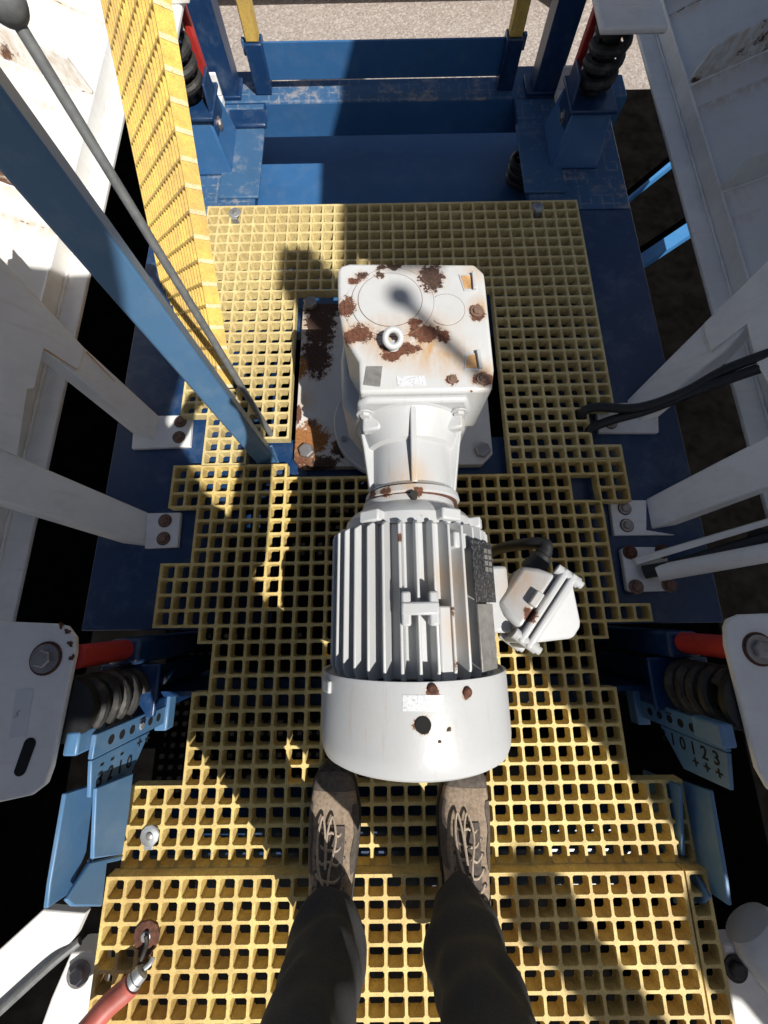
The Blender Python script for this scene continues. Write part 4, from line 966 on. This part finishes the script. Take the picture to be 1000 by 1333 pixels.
mb.loft(rings); mb.prism([hc+V((.085*math.cos(a), .06+.115*math.sin(a), -.006)) for a in [math.pi*i/14 for i in range(15)]], (0, 0, .008)); mb.build('cap', 'cloth_black', person)
# trousers: two wrinkled legs and a seat in one mesh
rnd = random.Random(3)
def leg_rings(pts, seed):
    """pts: (x, y, z, rx, ry) from hem up"""
    rr = random.Random(seed); out = []; n = 64; P_ = []
    for a, b in zip(pts, pts[1:]):
        for k in range(16): t = k/16; t2 = t*t*(3-2*t); P_.append([a[i]+(b[i]-a[i])*(t if i < 3 else t2) for i in range(5)])
    P_.append(list(pts[-1])); ph = [rr.uniform(0, 6.28) for _ in range(5)]
    for x, y, z, rx, ry in P_:
        ring = []
        for i in range(n):
            a = 2*math.pi*i/n
            lo = max(0., 1-z*2.2)
            def fold(q): q = abs((q/6.2832) % 1.-.5)*2; return q*q*(3-2*q)-.5
            f = 1.05+.20*lo*fold(z*88+2.0*math.sin(a+ph[0])+ph[1])+.11*fold(z*34+2.6*math.sin(a+ph[2])+1.2*math.sin(2*a+ph[1]))+.045*fold(3*a+z*21+ph[3])+.03*math.sin(5*a-z*40+ph[4])
            f += .04*max(0, math.cos(a-math.pi/2))**14
            if z < .135: f += .02*math.sin(7*a+ph[0])
            ring.append(V((x+rx*f*math.cos(a), y+ry*f*math.sin(a), z)))
        out.append(ring)
    return out
mb = MB()
LL = [(-.148, -.965, .112, .052, .074), (-.148, -.968, .135, .060, .082), (-.149, -.962, .18, .061, .074), (-.155, -.952, .30, .059, .070), (-.158, -.945, .45, .066, .078), (-.135, -.955, .68, .092, .098), (-.105, -.985, .90, .10, .11)]
RL = [(.092, -.965, .102, .054, .076), (.092, -.968, .125, .062, .083), (.093, -.962, .17, .061, .074), (.094, -.952, .30, .059, .070), (.098, -.945, .45, .066, .078), (.088, -.955, .68, .092, .098), (.065, -.985, .90, .10, .11)]
mb.loft(leg_rings(LL, 1)); mb.loft(leg_rings(RL, 5))
mb.loft([[V((-.02+rx*math.cos(2*math.pi*i/36), -.985+ry*math.sin(2*math.pi*i/36), z)) for i in range(36)] for z, rx, ry in ((.80, .13, .09), (.86, .17, .12), (.96, .172, .122), (1.02, .162, .115))])
mb.build('trousers', 'cloth_trouser', person, angle=80)
# hiking shoes
def shoe(cx, toe_y, yaw, flip):
    L = .290; n = 30
    M = Matrix.Translation((cx, toe_y, 0)) @ Matrix.Rotation(yaw, 4, 'Z')
    z0 = .0015
    # stations from toe: (t along, half width, top height, centre shift)
    ST = [(.000, .012, .024, -.006), (.010, .030, .038, -.005), (.028, .041, .049, -.004), (.055, .0475, .056, -.002), (.085, .0505, .062, 0), (.115, .0500, .073, .001), (.145, .047, .088, .002), (.175, .0435, .103, .002), (.205, .041, .112, .001), (.235, .0395, .115, 0), (.262, .036, .114, 0), (.282, .026, .108, 0), (.290, .012, .100, 0)]
    def prof(hw, top, zb, k=n):
        pts = []
        for i in range(k):
            a = 2*math.pi*i/k; ca, sa = math.cos(a), math.sin(a)
            ex = .62 if sa > 0 else .35
            x = hw*math.copysign(abs(ca)**(.72 if sa > 0 else .45), ca); zz = zb+(top-zb)*(.42+.58*math.copysign(abs(sa)**ex, sa)) if sa > 0 else zb+(top-zb)*.42*(1-abs(sa)**ex)
            pts.append((x, zz))
        return pts
    def zbase(t): return .028+(.010 if t < .03 else 0)*(1-t/.03 if t < .03 else 0)
    mb = MB()
    mb.loft([[M @ V((sh*flip+x, -t, z)) for x, z in prof(hw, tp_, zbase(t)-.006)] for t, hw, tp_, sh in ST])
    up = mb.build('shoe', 'shoe_suede', person, angle=70)
    mb = MB()
    rings = []
    for t, hw, tp_, sh in ST:
        t2 = t if 0 < t < L else (t-.006 if t == 0 else t+.005); w = hw+.0045
        rings.append([M @ V((sh*flip+x, -t2, z)) for x, z in ((-w*.94, z0), (w*.94, z0), (w, .014), (w*.98, zbase(t)+.002), (-w*.98, zbase(t)+.002), (-w, .014))])
    mb.loft(rings); mb.build('outsole', 'outsole', up, angle=40)
    # dark toe bumper and side panels hugging the upper
    def patch(nm, t0, t1, a0, a1, mat, off=.0018, m=14, wav=0):
        rows = []
        for k in range(9):
            t = t0+(t1-t0)*k/8
            for (s0, s1) in zip(ST, ST[1:]):
                if s0[0] <= t <= s1[0]: u = (t-s0[0])/(s1[0]-s0[0]); hw, tp_, sh = [s0[i]+(s1[i]-s0[i])*u for i in (1, 2, 3)]; break
            row = []
            for q in range(m+1):
                a = R(a0+(a1-a0)*q/m + wav*math.sin(k*1.3)); ca, sa = math.cos(a), math.sin(a); zb = zbase(t)-.006
                x = (hw+off)*math.copysign(abs(ca)**(.72 if sa > 0 else .45), ca); zz = zb+(tp_+off-zb)*(.42+.58*abs(sa)**.62) if sa > 0 else zb+(tp_-zb)*.42*(1-abs(sa)**.35)
                row.append(M @ V((sh*flip+x, -t, zz)))
            rows.append(row)
        mb = MB(); mb.loft(rows, False, False); return mb.build(nm, mat, up, angle=60)
    patch('toe_bumper', .0005, .040, -25, 205, 'shoe_dark')
    for (a0, a1) in ((-25, 42), (138, 205)): patch('side_panel', .062, .165, a0, a1, 'shoe_dark', .0016, 8, 5)
    patch('heel_cup', .205, .289, -25, 40, 'shoe_dark', .0016, 8); patch('heel_cup', .205, .289, 140, 205, 'shoe_dark', .0016, 8)
    patch('tongue', .095, .215, 68, 112, 'shoe_dark', .0024, 8)
    for k, t in enumerate((.105, .125, .145, .165, .185)):
        for (s0, s1) in zip(ST, ST[1:]):
            if s0[0] <= t <= s1[0]: u = (t-s0[0])/(s1[0]-s0[0]); hw, tp_ = [s0[i]+(s1[i]-s0[i])*u for i in (1, 2)]; break
        pts = [M @ V((-.026, -t+.004, tp_-.006)), M @ V((-.014, -t-.002, tp_+.003)), M @ V((0, -t+.003*(-1)**k, tp_+.0065)), M @ V((.014, -t-.004, tp_+.003)), M @ V((.026, -t+.006, tp_-.006))]
        mb = MB(); mb.tube(smooth_path(pts, 5), .0026, 8); mb.build('lace', 'lace', up)
        pts = [M @ V((-.026, -t+.004, tp_-.006)), M @ V((-.01, -t-.012, tp_+.004)), M @ V((.012, -t-.016, tp_+.0055)), M @ V((.026, -t-.014, tp_-.002))]
        mb = MB(); mb.tube(smooth_path(pts, 5), .0024, 8); mb.build('lace', 'lace', up)
        for sx in (-1, 1):
            mb = MB(); e = M @ V((sx*.027, -t+.004, tp_-.0075)); mb.ball(e, .0042, 8); mb.build('eyelet', 'shoe_dark', up)
    for dx in (-1, 1):
        pts = [M @ V((0, -.185, .113)), M @ V((dx*.010-.008, -.150, .106)), M @ V((dx*.018-.008, -.110, .084)), M @ V((dx*.010-.010, -.078, .069)), M @ V((dx*.002-.010, -.105, .080)), M @ V((-.006, -.150, .102))]
        mb = MB(); mb.tube(smooth_path(pts, 8), .0023, 8); mb.build('lace_bow', 'lace', up)
    return up
shoe(-.151, -.716, R(-1.5), 1)
shoe(.124, -.712, R(-3.0), -1)
